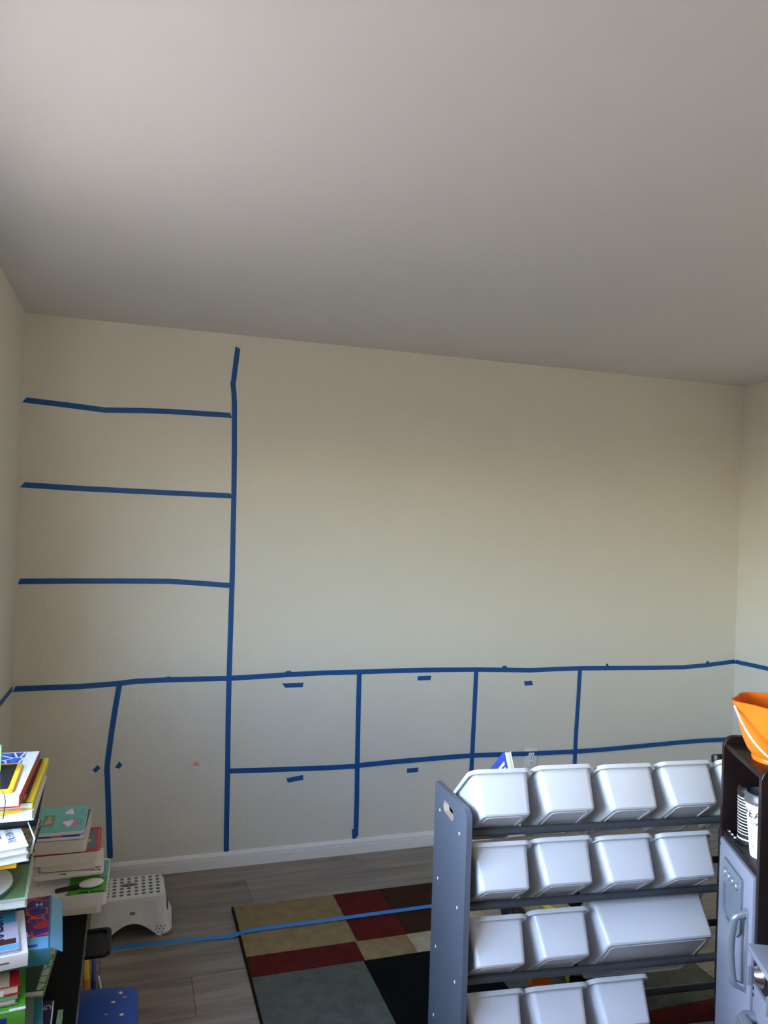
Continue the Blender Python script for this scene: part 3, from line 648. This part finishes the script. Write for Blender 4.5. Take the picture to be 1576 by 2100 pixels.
# ------------------------------------------------------------------ desk along the left wall, seat and oddments
DZT = 0.485
dk = thing('desk', 'low black desk along the left wall, loaded with piles of books', 'desk', (0, -2.0, 0))
boxo('desk_top', 'desk_black', dk, 0.016, 0.374, -0.76, 0.742, DZT-0.024, DZT, bev=0.0015)
boxo('edge_band', 'desk_edge', dk, 0.374, 0.3775, -0.76, 0.743, DZT-0.024, DZT, bev=0.0008)
for x in (0.03, 0.26):
    for y in (-0.74, 0.68): boxo('leg', 'desk_black', dk, x, x+0.04, y, y+0.04, 0, DZT-0.024, bev=0.002)
boxo('apron', 'desk_black', dk, 0.03, 0.05, -0.70, 0.68, DZT-0.10, DZT-0.024)
tr_ = nb(); p1 = px(181, 1905, 2, 0.415); p2 = px(228, 1950, 2, 0.415)
TX0, TX1, TY0, TY1 = 0.30, 0.441, p2.y, p1.y
ty = (TY0+TY1)/2; tx = (TX0+TX1)/2; tw = TX1-TX0; tl = TY1-TY0
loft(tr_, [[(tx+a, ty+b, z) for a, b in rrect(tw-2*i, tl-2*i, 0.018)] for i, z in ((0.004, 0.397), (0, 0.402), (0, 0.412), (0.002, 0.415), (0.012, 0.415), (0.013, 0.410))])
to = obj('side_tray', tr_, 'black_plastic', dk, smooth=True); to.location = (0, 2.0, 0)
boxo('tray_bracket', 'black_plastic', dk, 0.31, 0.34, ty+2.0-0.02, ty+2.0+0.02, 0.40, DZT-0.022)
ob = tag(boxo('picture_book', 'c_gold', None, -0.007, 0.007, -0.10, 0.10, 0, 0.27, bev=0.002), 'yellow picture book standing upright on the floor beside the desk', 'book'); ob.location = (0.372, -1.13, 0.0005); ob.rotation_euler = (0, 0, 0.05)
ob = tag(boxo('picture_book', 'c_blue', None, -0.005, 0.005, -0.10, 0.10, 0, 0.25, bev=0.002), 'blue picture book standing upright on the floor beside the yellow one', 'book'); ob.location = (0.393, -1.11, 0.0005); ob.rotation_euler = (0, 0, 0.05)
ob = tag(boxo('picture_book', 'c_orange', None, -0.006, 0.006, -0.10, 0.10, 0, 0.25, bev=0.002), 'orange picture book upright on the floor, under the desk edge', 'book'); ob.location = (0.352, -1.17, 0.0005); ob.rotation_euler = (0, 0, 0.05)
ob = tag(obj('power_cord', tube(nb(), [(0.415, -1.16, 0.004), (0.418, -1.05, 0.0035), (0.42, -0.9, 0.0035), (0.40, -0.75, 0.0035)], 0.003, 8), 'white_plastic', smooth=True), 'thin white cord on the floor beside the upright books', 'cord')
# blue star-print seat tucked under the desk edge
SZ = 0.30; s1 = px(283, 2016, 2, SZ)
seat = thing('child_stool', 'blue star-print padded seat on black legs, tucked under the desk', 'stool', (s1.x-0.155, s1.y-0.15, 0))
lp = fillet([(-0.155, -0.15), (0.155, -0.15), (0.155, 0.135), (0.10, 0.155), (0.0, 0.162), (-0.10, 0.155), (-0.155, 0.135)], [0.02, 0.02, 0.015, 0.08, 0.2, 0.08, 0.015], 5)
cu = nb(); c0 = Vector((0, 0))
loft(cu, [[(x*s, y*s, z) for x, y in lp] for s, z in ((0.97, SZ-0.035), (1.0, SZ-0.028), (1.0, SZ-0.012), (0.985, SZ-0.004), (0.95, SZ), (0.5, SZ+0.002))])
cush = obj('cushion', cu, 'chair_blue', seat, smooth=True, angle=60)
boxo('seat_frame', 'black_plastic', seat, -0.15, 0.15, -0.145, 0.14, SZ-0.05, SZ-0.034, bev=0.004)
for sx in (-1, 1):
    for sy in (-1, 1): obj('leg', tube(nb(), [(sx*0.135, sy*0.12, SZ-0.04), (sx*0.15, sy*0.135, 0)], 0.011, 10), 'black_plastic', seat, smooth=True)
boxo('side_bracket', 'black_plastic', seat, 0.150, 0.168, -0.125, -0.07, SZ-0.052, SZ-0.012, bev=0.003)
rr = random.Random(4)
cols = ['c_mint', 'c_lgreen', 'c_sky', 'c_pink', 'pale_yellow']
for k in range(26):
    x, y = rr.uniform(-0.135, 0.138), rr.uniform(-0.13, 0.125); r1 = rr.uniform(0.005, 0.0075); a0 = rr.uniform(0, 6)
    pts = [((r1 if j % 2 == 0 else r1*0.45)*math.cos(a0+j*math.pi/5)+x, (r1 if j % 2 == 0 else r1*0.45)*math.sin(a0+j*math.pi/5)+y) for j in range(10)]
    obj('printed_star', prism(nb(), pts, SZ+0.0001, SZ+0.0022), cols[k % 5], cush)

# ------------------------------------------------------------------ books on the desk
def frame(nr, fr, ynear, dzt=0.0):
    """top near-right and far-right corner pixels of a book lying flat, its near edge at y = ynear"""
    a = px(nr[0], nr[1], 1, ynear); b = px(fr[0], fr[1], 2, a.z); d = b-a
    return a, math.atan2(-d.x, d.y), math.hypot(d.x, d.y)
def book(label, a, yaw, ln, wd, th, cover='c_white', pages='pages_white', spine='L', style='hard', top=None, zt=None, tilt=0.0, name='book', group=None):
    """a = top near-right corner; wd runs to the left, ln away from us"""
    z = (a.z if zt is None else zt)
    t = thing(name, label, 'book', (a.x, a.y, z-th), (0, tilt, yaw), group)
    c = 0.0022 if style == 'hard' else 0.0012; ins = 0.004 if style == 'hard' else 0.0006
    if style == 'board':
        lp = [(x-wd/2, y+ln/2) for x, y in rrect(wd, ln, 0.012, 4)]
        obj('pages', prism(nb(), lp, c, th-c), pages, t)
        bm = nb(); prism(bm, lp, th-c, th); obj('front_cover', bm, top or cover, t); obj('back_cover', prism(nb(), lp, 0, c), cover, t)
        return t
    l0, l1, n0, n1 = -wd+(0 if spine == 'L' else ins), -(0 if spine == 'R' else ins), (0 if spine == 'N' else ins), ln-(0 if spine == 'F' else ins)
    boxo('pages', pages, t, l0+(c if spine == 'L' else 0), l1-(c if spine == 'R' else 0), n0+(c if spine == 'N' else 0), n1, c, th-c)
    boxo('front_cover', top or cover, t, -wd, 0, 0, ln, th-c, th, bev=0.0007, seg=1)
    boxo('back_cover', cover, t, -wd, 0, 0, ln, 0, c, bev=0.0007, seg=1)
    if spine == 'R': boxo('spine', cover, t, -c, 0.0006, 0, ln, 0.0002, th-0.0002, bev=0.0007, seg=1)
    if spine == 'L': boxo('spine', cover, t, -wd-0.0006, -wd+c, 0, ln, 0.0002, th-0.0002, bev=0.0007, seg=1)
    if spine == 'N': boxo('spine', cover, t, -wd, 0, -0.0006, c, 0.0002, th-0.0002, bev=0.0007, seg=1)
    return t
def decal(parent, m, x0, x1, y0, y1, z, name='cover_print', dz=0.0004):
    return boxo(name, m, parent, x0, x1, y0, y1, z-0.0001, z+dz)
def blob(parent, m, cx, cy, rx, ry, z, n=22, seed=1, name='cover_picture'):
    q = random.Random(seed); ph = q.uniform(0, 6)
    return obj(name, prism(nb(), [(cx+rx*(1+0.25*math.sin(3*t+ph)+0.12*math.sin(7*t))*math.cos(t), cy+ry*(1+0.25*math.sin(3*t+ph)+0.12*math.sin(7*t))*math.sin(t)) for t in [2*math.pi*k/n for k in range(n)]], z, z+0.0006), m, parent)
def carton(label, a, yaw, ln, wd, th, body, top=None, name='game_box', zt=None):
    z = a.z if zt is None else zt
    t = thing(name, label, 'box', (a.x, a.y, z-th), (0, 0, yaw))
    boxo('carton', body, t, -wd, 0, 0, ln, 0, th, bev=0.0015)
    if top: decal(t, top, -wd+0.004, -0.004, 0.004, ln-0.004, th)
    return t

# far pile: board books
F = lambda nr, fr, y: frame(nr, fr, y)
ZB = DZT
a, yw, ln = F((207, 1853), (214, 1800), -1.285)
z0 = 0.505; book('white board book at the very bottom of the far pile', a, yw, 0.20, 0.19, z0-ZB-0.0005, 'paper_white', 'pages', style='board', zt=z0)
a, yw, ln = F((219, 1832), (226, 1765), -1.285)
z1 = a.z+0.002; t = book('green and white board book with Panda lettering near the bottom of the far pile', a, yw, 0.23, 0.21, z1-z0-0.0005, 'paper_white', 'pages_white', style='board', zt=z1)
th = z1-z0-0.0005
decal(t, 'c_green', -0.105, -0.002, 0.004, 0.20, th); decal(t, 'c_ltteal', -0.024, -0.003, 0.10, 0.215, th, dz=0.0007)
lettering(t, 'Panda Bear', 0.016, (-0.043, 0.013, th+0.0008), (0, 0, math.pi), 'ink_black', bold=True)
lettering(t, 'Pl', 0.016, (-0.105, 0.012, th+0.0004), (0, 0, math.pi), 'ink_black', bold=True)
mo = thing('white_clip', 'smooth white and black plastic clip lying on the green board book', 'clip', (a.x-0.055, a.y+0.045, z1+0.0012), (0, 0, 0.25))
bm = nb(); bmesh.ops.create_uvsphere(bm, u_segments=20, v_segments=12, radius=1.0); bmesh.ops.scale(bm, vec=(0.034, 0.022, 0.009), verts=bm.verts); bmesh.ops.translate(bm, vec=(0.012, 0, 0.009), verts=bm.verts); obj('shell', bm, 'white_plastic', mo, smooth=True)
bm = nb(); box(bm, -0.085, -0.005, -0.002, 0.010, 0.001, 0.011, bev=0.004); obj('arm', bm, 'black_plastic', mo, smooth=True)
a, yw, ln = F((213, 1787), (213, 1752), -1.215)
z2 = a.z; book_b = z1+0.0235
t = book('thick white board book with black lettering above the clip in the far pile', a, yw, 0.17, 0.19, z2-book_b, 'paper_white', 'pages', style='board', zt=z2)
lettering(t, 'Eric', 0.017, (-0.022, 0.016, z2-book_b+0.0003), (0, 0, math.pi), 'ink_black', bold=True)
blob(t, 'c_red', -0.016, 0.034, 0.009, 0.004, z2-book_b-0.0001, seed=7)
blob(t, 'ink_black', -0.11, 0.010, 0.010, 0.003, z2-book_b-0.0001, seed=6)
a, yw, ln = F((195, 1765), (200, 1745), -1.195)
z3 = px(206, 1744, 1, -1.205).z-0.030; book('dark board book with a green cover patch in the far pile', a, yw, 0.15, 0.155, z3-z2-0.0006, 'c_black', 'pages', style='board', zt=z3)
t = [o for o in sc.objects if o.parent is None and o.name.startswith('book') and 'dark board book with a green' in o.get('label', '')][0]
decal(t, 'c_sage', -0.10, -0.008, 0.004, 0.06, z3-z2-0.0006)
a, yw, ln = F((206, 1744), (208, 1702), -1.205)
z4 = max(a.z, z3+0.02); book('wide cream board book with a red spotted cover edge in the far pile', a, yw, 0.18, 0.185, z4-z3-0.0006, 'paper_white', 'pages', style='board', zt=z4, top='c_red')
t = [o for o in sc.objects if o.get('label', '').startswith('wide cream board book')][0]
decal(t, 'c_slate', -0.05, -0.014, 0.02, 0.16, z4-z3-0.0006); decal(t, 'c_yellow', -0.036, -0.028, 0.07, 0.09, z4-z3-0.0006, dz=0.0008)
bm = nb()
for k in range(9): prism(bm, [(-0.006+0.002*math.cos(2*math.pi*j/8), 0.015+k*0.018+0.002*math.sin(2*math.pi*j/8)) for j in range(8)], z4-z3-0.0008, z4-z3-0.0001)
obj('white_spots', bm, 'paper_white', t)['kind'] = 'stuff'
a, yw, ln = F((177, 1722), (189, 1664), -1.205)
z5 = max(a.z, z4+0.02); book('thick cream board book third from the top of the far pile', a, yw, 0.20, 0.165, z5-z4-0.0012, 'c_cream', 'pages', style='board', zt=z5)
a, yw, ln = F((173, 1712), (187, 1657), -1.20)
z6 = z5+0.015; t = book('deep blue board book second from the top of the far pile', a, yw, 0.20, 0.16, 0.0145, 'c_blue', 'pages_white', style='board', zt=z6, top='c_navy')
decal(t, 'c_blue', -0.158, -0.09, -0.0008, 0.0002, 0.0102, dz=0.004); decal(t, 'c_orange', -0.09, -0.06, -0.0008, 0.0002, 0.0102, dz=0.004); decal(t, 'c_blue', -0.06, -0.012, -0.0008, 0.0002, 0.0102, dz=0.004)
a, yw, ln = F((173, 1702), (182, 1653), -1.20)
z7 = z6+0.0125; t = book('teal board book with animal pictures on top of the far pile', a, yw, 0.195, 0.165, 0.012, 'c_teal', 'pages_white', style='board', zt=z7)
decal(t, 'c_pink', -0.062, -0.024, 0.035, 0.085, 0.012); decal(t, 'c_pink', -0.058, -0.036, 0.125, 0.165, 0.012); decal(t, 'c_sage', -0.120, -0.088, 0.04, 0.13, 0.012)
blob(t, 'paper_white', -0.048, 0.060, 0.013, 0.022, 0.0123, seed=2); blob(t, 'paper_white', -0.050, 0.146, 0.012, 0.022, 0.0123, seed=5); blob(t, 'c_tan', -0.104, 0.085, 0.009, 0.03, 0.0123, seed=9)
[blob(t, 'c_slate', -0.014+dx, y_, 0.0015, 0.004, 0.0118, seed=k_, n=10) for k_, (dx, y_) in enumerate([(0, 0.045), (0, 0.057), (0, 0.069), (0, 0.081), (-0.007, 0.052), (-0.007, 0.064), (0, 0.135), (0, 0.147), (0, 0.159), (-0.007, 0.141)])]

# near pile, bottom to top
a, yw, ln = F((108, 2100), (113, 2054), -1.80)
ZD = DZT+0.0005
t = book('navy paperback with white lettering lying flat on the desk front', a, yw, 0.16, 0.15, 0.022, 'c_navy', 'pages_white', zt=ZD+0.022)
t.location.y -= 0.07; decal(t, 'paper_white', -0.003, -0.0004, 0.002, 0.155, 0.022)
lettering(t, 'G', 0.024, (-0.014, 0.135, 0.0222), (0, 0, R(-90)), 'c_lilac')
a, yw, ln = F((121, 2100), (126, 2067), -1.80)
t = book('thin green book at the desk edge beside the navy paperback', a, yw, 0.14, 0.011, 0.016, 'c_sage', 'pages_white', zt=ZD+0.016); t.location.y -= 0.08; t.location.x += 0.0035
a, yw, ln = F((92, 2100), (92, 2032), -1.85)
t = book('taupe and teal striped book under the leafy magazine', a, yw, 0.30, 0.17, 0.032, 'c_grey', 'pages_white', zt=ZD+0.0228+0.032)
mat('taupe', (128, 108, 96), 0.5)
decal(t, 'taupe', -0.17, -0.034, 0.002, 0.298, 0.032); decal(t, 'c_dkteal', -0.018, -0.001, 0.002, 0.298, 0.032)
t.location.y -= 0.04
a, yw, ln = F((90, 2030), (115, 1946), -1.75)
zl = max(a.z, ZD+0.0228+0.032+0.014); t = book('leafy print magazine with a worn white edge sticking out under the box', a, yw, 0.21, 0.16, zl-(ZD+0.0228+0.032)-0.0006, 'c_sage', 'pages_white', zt=zl, top='c_dkgreen'); decal(t, 'leaf_print', -0.016, -0.0004, 0.002, 0.205, zl-(ZD+0.0228+0.032)-0.0006)
a, yw, ln = F((52, 2068), (52, 1975), -1.88)
gx = a.copy(); t = carton('bright green box with worn white corner at the front of the near pile', a, yw, 0.20, 0.245, a.z-zl-0.0006, 'c_green', name='game_box', zt=a.z); zg = a.z; tg = zg-zl-0.0006
decal(t, 'c_blue', -0.052, -0.034, -0.0006, 0.0004, 0.008, dz=0.022); decal(t, 'paper_white', -0.03, 0.0005, -0.0006, 0.008, tg, dz=0.0007); decal(t, 'c_lgreen', -0.24, -0.03, -0.0006, 0.004, tg)
def at_y(u, v, y, z):
    p = px(u, v, 2, z); return p
zr = zg+0.0012
p = px(36, 2046, 2, zr+0.014); book('pale green thin book on the green box', p, 0.12, 0.13, 0.20, 0.013, 'c_sage', 'pages_white', zt=zr+0.0135)
p = px(41, 2018, 2, zr+0.034); t = book('dark red and cream book on the green box', p, 0.12, 0.14, 0.21, 0.019, 'c_red', 'pages', zt=zr+0.033)
decal(t, 'c_cream', -0.21, -0.02, 0.001, 0.135, 0.019); decal(t, 'paper_white', -0.20, -0.03, -0.0006, 0.0004, 0.001, dz=0.012)
a, yw, ln = F((103, 1945), (105, 1842), -1.80)
zx = a.z; thx = 0.034; fz = zx-thx
book('black book lying between the green box and the space game box', Vector((0.255, -1.79, 0)), 0.02, 0.24, 0.20, fz-(zr+0.0335)-0.0005, 'c_black', zt=fz-0.0005)
t = carton('blue game box with a purple space picture and raised flap', a, yw, 0.25, 0.18, thx, 'c_dkteal', 'space_print'); 
fp_ = nb(); lp = [(0.0, 0.005), (0.0, 0.245)]
loft(fp_, [[(0.0, 0.004, thx), (0.0, 0.248, thx), (0.0015, 0.248, thx+0.0006), (0.0015, 0.004, thx+0.0006)], [(0.024, 0.012, thx-0.018), (0.024, 0.24, thx-0.018), (0.0255, 0.24, thx-0.0172), (0.0255, 0.012, thx-0.0172)]])
obj('flap', fp_, 'c_sky', t); decal(t, 'c_sky', -0.176, -0.004, 0.004, 0.055, thx, dz=0.0008); decal(t, 'c_red', -0.03, -0.005, 0.092, 0.125, thx, dz=0.0008); decal(t, 'c_purple', -0.075, -0.034, 0.085, 0.125, thx, dz=0.0008); decal(t, 'c_yellow', -0.10, -0.080, 0.065, 0.11, thx, dz=0.0008)
blob(t, 'c_orange', -0.085, 0.17, 0.022, 0.04, thx+0.0006, seed=3); blob(t, 'c_blue', -0.026, 0.205, 0.016, 0.02, thx+0.0006, seed=8); lettering(t, 'H', 0.022, (-0.026, 0.205, thx+0.0014), (0, 0, 0), 'paper_white', bold=True)
lettering(t, '2', 0.03, (-0.05, 0.072, thx+0.001), (0, 0, 0.3), 'paper_white', bold=True); blob(t, 'c_blue', -0.08, 0.022, 0.05, 0.009, thx+0.001, seed=11)
a, yw, ln = F((58, 1955), (50, 1875), -1.86)
zt2 = zx+0.0016+0.028; t = carton('open white carton tray holding the rabbit book', a, yw, 0.19, 0.245, 0.028, 'paper_white', name='carton_tray', zt=zt2)
decal(t, 'ink_grey', -0.074, -0.035, -0.0006, 0.0004, 0.0125, dz=0.003); decal(t, 'ink_grey', -0.15, -0.12, -0.0006, 0.0004, 0.0105, dz=0.003); decal(t, 'ink_black', -0.084, -0.077, -0.0006, 0.0004, 0.010, dz=0.007)
a3, yw3, ln = F((40, 1950), (32, 1857), -1.86)
t = book('lilac picture book with large RABBIT lettering in the white carton', Vector((a3.x, a3.y+0.004, 0)), yw, 0.185, 0.215, 0.008, 'c_lilac', 'pages_white', zt=zt2+0.0090)
decal(t, 'c_sky', -0.215, 0.0, 0.001, 0.022, 0.008); decal(t, 'c_salmon', -0.215, 0.0, 0.172, 0.184, 0.008); decal(t, 'c_brown', -0.21, -0.006, 0.024, 0.045, 0.008); decal(t, 'c_cyan', -0.05, -0.004, 0.115, 0.165, 0.008)
lettering(t, 'RABBIT', 0.036, (-0.040, 0.098, 0.0085), (0, 0, R(90)), 'c_navy', bold=True, sx=0.95)
blob(t, 'c_ltteal', -0.06, 0.05, 0.016, 0.012, 0.0085, seed=4)
# middle of the near pile
a, yw, ln = F((55, 1842), (67, 1766), -1.78)
zs = a.z; zz = zt2+0.0105
n_f = 2; hgt = (zs-0.020-zz)/n_f
book('grey book with dark edges lying above the rabbit book', Vector((0.235, -1.70, 0)), 0.03, 0.24, 0.21, hgt-0.0006, 'c_grey', 'pages', zt=zz+hgt-0.0002)
book('black hardcover lying just under the sage green book', Vector((0.247, -1.745, 0)), -0.02, 0.27, 0.22, hgt-0.0006, 'c_black', 'pages_white', zt=zz+2*hgt-0.0002)
t = book('sage green hardcover with a pale mint rim in the middle of the near pile', a, yw, 0.25, 0.225, 0.0195, 'c_mint', 'pages_white', zt=zs); decal(t, 'c_sage', -0.22, -0.005, 0.006, 0.245, 0.0195)
dc = thing('round_coaster_book', 'round white-topped shaped book with teal edge in the near pile', 'book', (0.137, -1.722, zs+0.0012))
obj('round_pages', lathe(nb(), [(0.091, 0), (0.094, 0.001), (0.094, 0.009), (0.092, 0.010)], 48), 'c_dkteal', dc); obj('round_cover', lathe(nb(), [(0.091, 0.0098), (0.0945, 0.010), (0.0935, 0.0155), (0.0925, 0.016)], 48), 'paper_white', dc)
a5, yw5, ln5 = F((60, 1747), (80, 1681), -1.72)
za5 = a5.z
mids = [('c_black', 0.252, 'black book stacked on the sage green hardcover'), ('c_sky', 0.236, 'light blue book above the round book'), ('c_dkgreen', 0.250, 'dark green book under the leafy magazine')]
h3 = (za5-0.014-zs-0.0012)/3
for k, (c_, x_, lab) in enumerate(mids): book(lab, Vector((x_, -1.605+0.01*k, 0)), 0.02*(k-1), 0.22, 0.20, h3-0.0006, c_, 'pages_white', zt=zs+0.0012+(k+1)*h3)
book('dog-eared leafy print magazine sticking out right of the white picture books', a5, yw5, 0.22, 0.22, 0.0132, 'c_mint', 'pages_white', zt=za5, top='leaf_print')
a7, yw7, l7 = F((34, 1766), (40, 1735), -1.80)
t = book('thin orange and yellow book under the white picture books', a7, yw7, 0.20, 0.20, 0.011, 'c_gold', 'pages', zt=za5+0.0118, spine='N')
a6, yw6, l6 = F((59, 1731), (34, 1673), -1.80)
z6b = za5+0.012+0.018
book('white picture book lying directly under the lettered white one', Vector((a6.x+0.001, a6.y+0.002, 0)), yw6, 0.18, 0.23, 0.0172, 'paper_white', 'pages_white', zt=z6b)
z6a = z6b+0.016
t = book('white picture book with grey lettering, its corner pointing out of the near pile', a6, yw6, 0.178, 0.23, 0.0155, 'paper_white', 'pages_white', zt=z6a)
lettering(t, "THERE'S A NIGHTMARE", 0.022, (-0.028, 0.090, 0.0157), (0, 0, R(-90)), 'ink_grey', bold=True, sx=0.52); lettering(t, 'IN MY CLOSET', 0.019, (-0.052, 0.095, 0.0157), (0, 0, R(-90)), 'ink_grey', bold=True, sx=0.55)
decal(t, 'c_slate', -0.22, -0.078, 0.012, 0.13, 0.0155)
# top of the near pile
a4, yw4, l4 = F((76, 1672), (96, 1577), -1.70)
z4t = z6a+0.0012+0.022
book('large dark green hardcover with rounded edge under the white books', a4, yw4, 0.33, 0.25, 0.0215, 'c_black', 'c_black', zt=z4t)
pp = tag(obj('loose_paper', loft(nb(), [[(0, 0, 0), (0.003, 0, 0), (0.003, 0.0004, 0), (0, 0.0004, 0)], [(0.004, 0.01, 0.03), (0.008, 0.01, 0.03), (0.008, 0.0104, 0.03), (0.004, 0.0104, 0.03)], [(-0.012, 0.035, 0.058), (-0.010, 0.035, 0.058), (-0.010, 0.0354, 0.058), (-0.012, 0.0354, 0.058)]]), 'paper_white'), 'curled white paper sticking up beside the lettered white book', 'paper'); pp.location = (0.267, -1.735, za5+0.001)
a3_, yw_, l_ = F((70, 1655), (85, 1590), -1.72)
z3t = z4t+0.025
book('grey-white hardcover third from the top of the near pile', a3_, 0.0, 0.30, 0.24, 0.0245, 'c_white', 'pages_white', zt=z3t)
a2, yw2, l2 = F((67, 1641), (100, 1552), -1.72)
z2t = z3t+0.017
t = book('dark picture book with a bright yellow spine near the top of the near pile', a2, yw2, 0.318, 0.24, 0.0165, 'c_yellow', 'pages_white', spine='R', zt=z2t, top='dark_print')
decal(t, 'c_yellow', -0.013, 0.0004, 0.0, 0.318, 0.0165); decal(t, 'c_green', -0.10, -0.014, 0.002, 0.022, 0.0165); lb = decal(t, 'paper_white', -0.045, -0.018, 0.022, 0.05, 0.0165); boxo('barcode', 'ink_black', lb, -0.04, -0.023, 0.028, 0.043, 0.0168, 0.0172)
a1, yw1, l1 = F((41, 1624), (82, 1535), -1.75)
z1t = z2t+0.028
t = book('thick white atlas with blue lattice picture and maroon spine on top of the near pile', a1, yw1, 0.322, 0.235, 0.0275, 'c_red', 'pages_white', spine='R', zt=z1t, top='paper_white')
decal(t, 'lattice_print', -0.23, -0.030, 0.13, 0.315, 0.0275)
at_, ywt, lt = F((27, 1618), (49, 1559), -1.74)
def tablet(label, loc, rot, w_, l_):
    t = thing('drawing_tablet', label, 'tablet', loc, rot)
    lp = lambda i, r: [(x-w_/2, y+l_/2) for x, y in rrect(w_-2*i, l_-2*i, r, 4)]
    bm = nb(); loft(bm, [[(x, y, z) for x, y in lp(i, 0.014)] for i, z in ((0.001, 0), (0, 0.002), (0, 0.005), (0.0015, 0.007))]); obj('frame', bm, 'c_gold', t, smooth=True)
    obj('screen', prism(nb(), lp(0.012, 0.004), 0.0069, 0.0074), 'screen_dark', t); return t
tb = tablet('yellow framed drawing tablet with dark screen lying on the white atlas', (at_.x, at_.y, z1t+0.0002), (0, 0, ywt), 0.19, 0.20)
tag(obj('tablet_cord', tube(nb(), [(0.205, -1.742, z1t+0.009), (0.212, -1.7515, z1t+0.004), (0.2155, -1.7545, z1t-0.012), (0.214, -1.7555, z1t-0.03), (0.212, -1.7555, z1t-0.048)], 0.0011, 6), 'ink_black', smooth=True), 'short black cord hanging from the drawing tablet', 'cord')
tag(obj('stylus', tube(nb(), [(0.245, -1.7290, z3t+0.0035), (0.16, -1.752, z3t+0.0035-0.006), (0.12, -1.763, z3t-0.006)], 0.0036, 8), 'c_gold', smooth=True), 'yellow stylus pencil hanging at the front of the pile', 'pencil')
gc = thing('lime_card_box', 'lime green card box standing on the drawing tablet', 'box', (0.133, -1.60, z1t+0.0078), (0, 0, 0.1)); boxo('carton', 'c_lgreen', gc, -0.05, 0.05, -0.012, 0.012, 0, 0.058, bev=0.002); decal(gc, 'c_green', -0.045, 0.045, -0.0126, -0.0115, 0.008, dz=0.014)
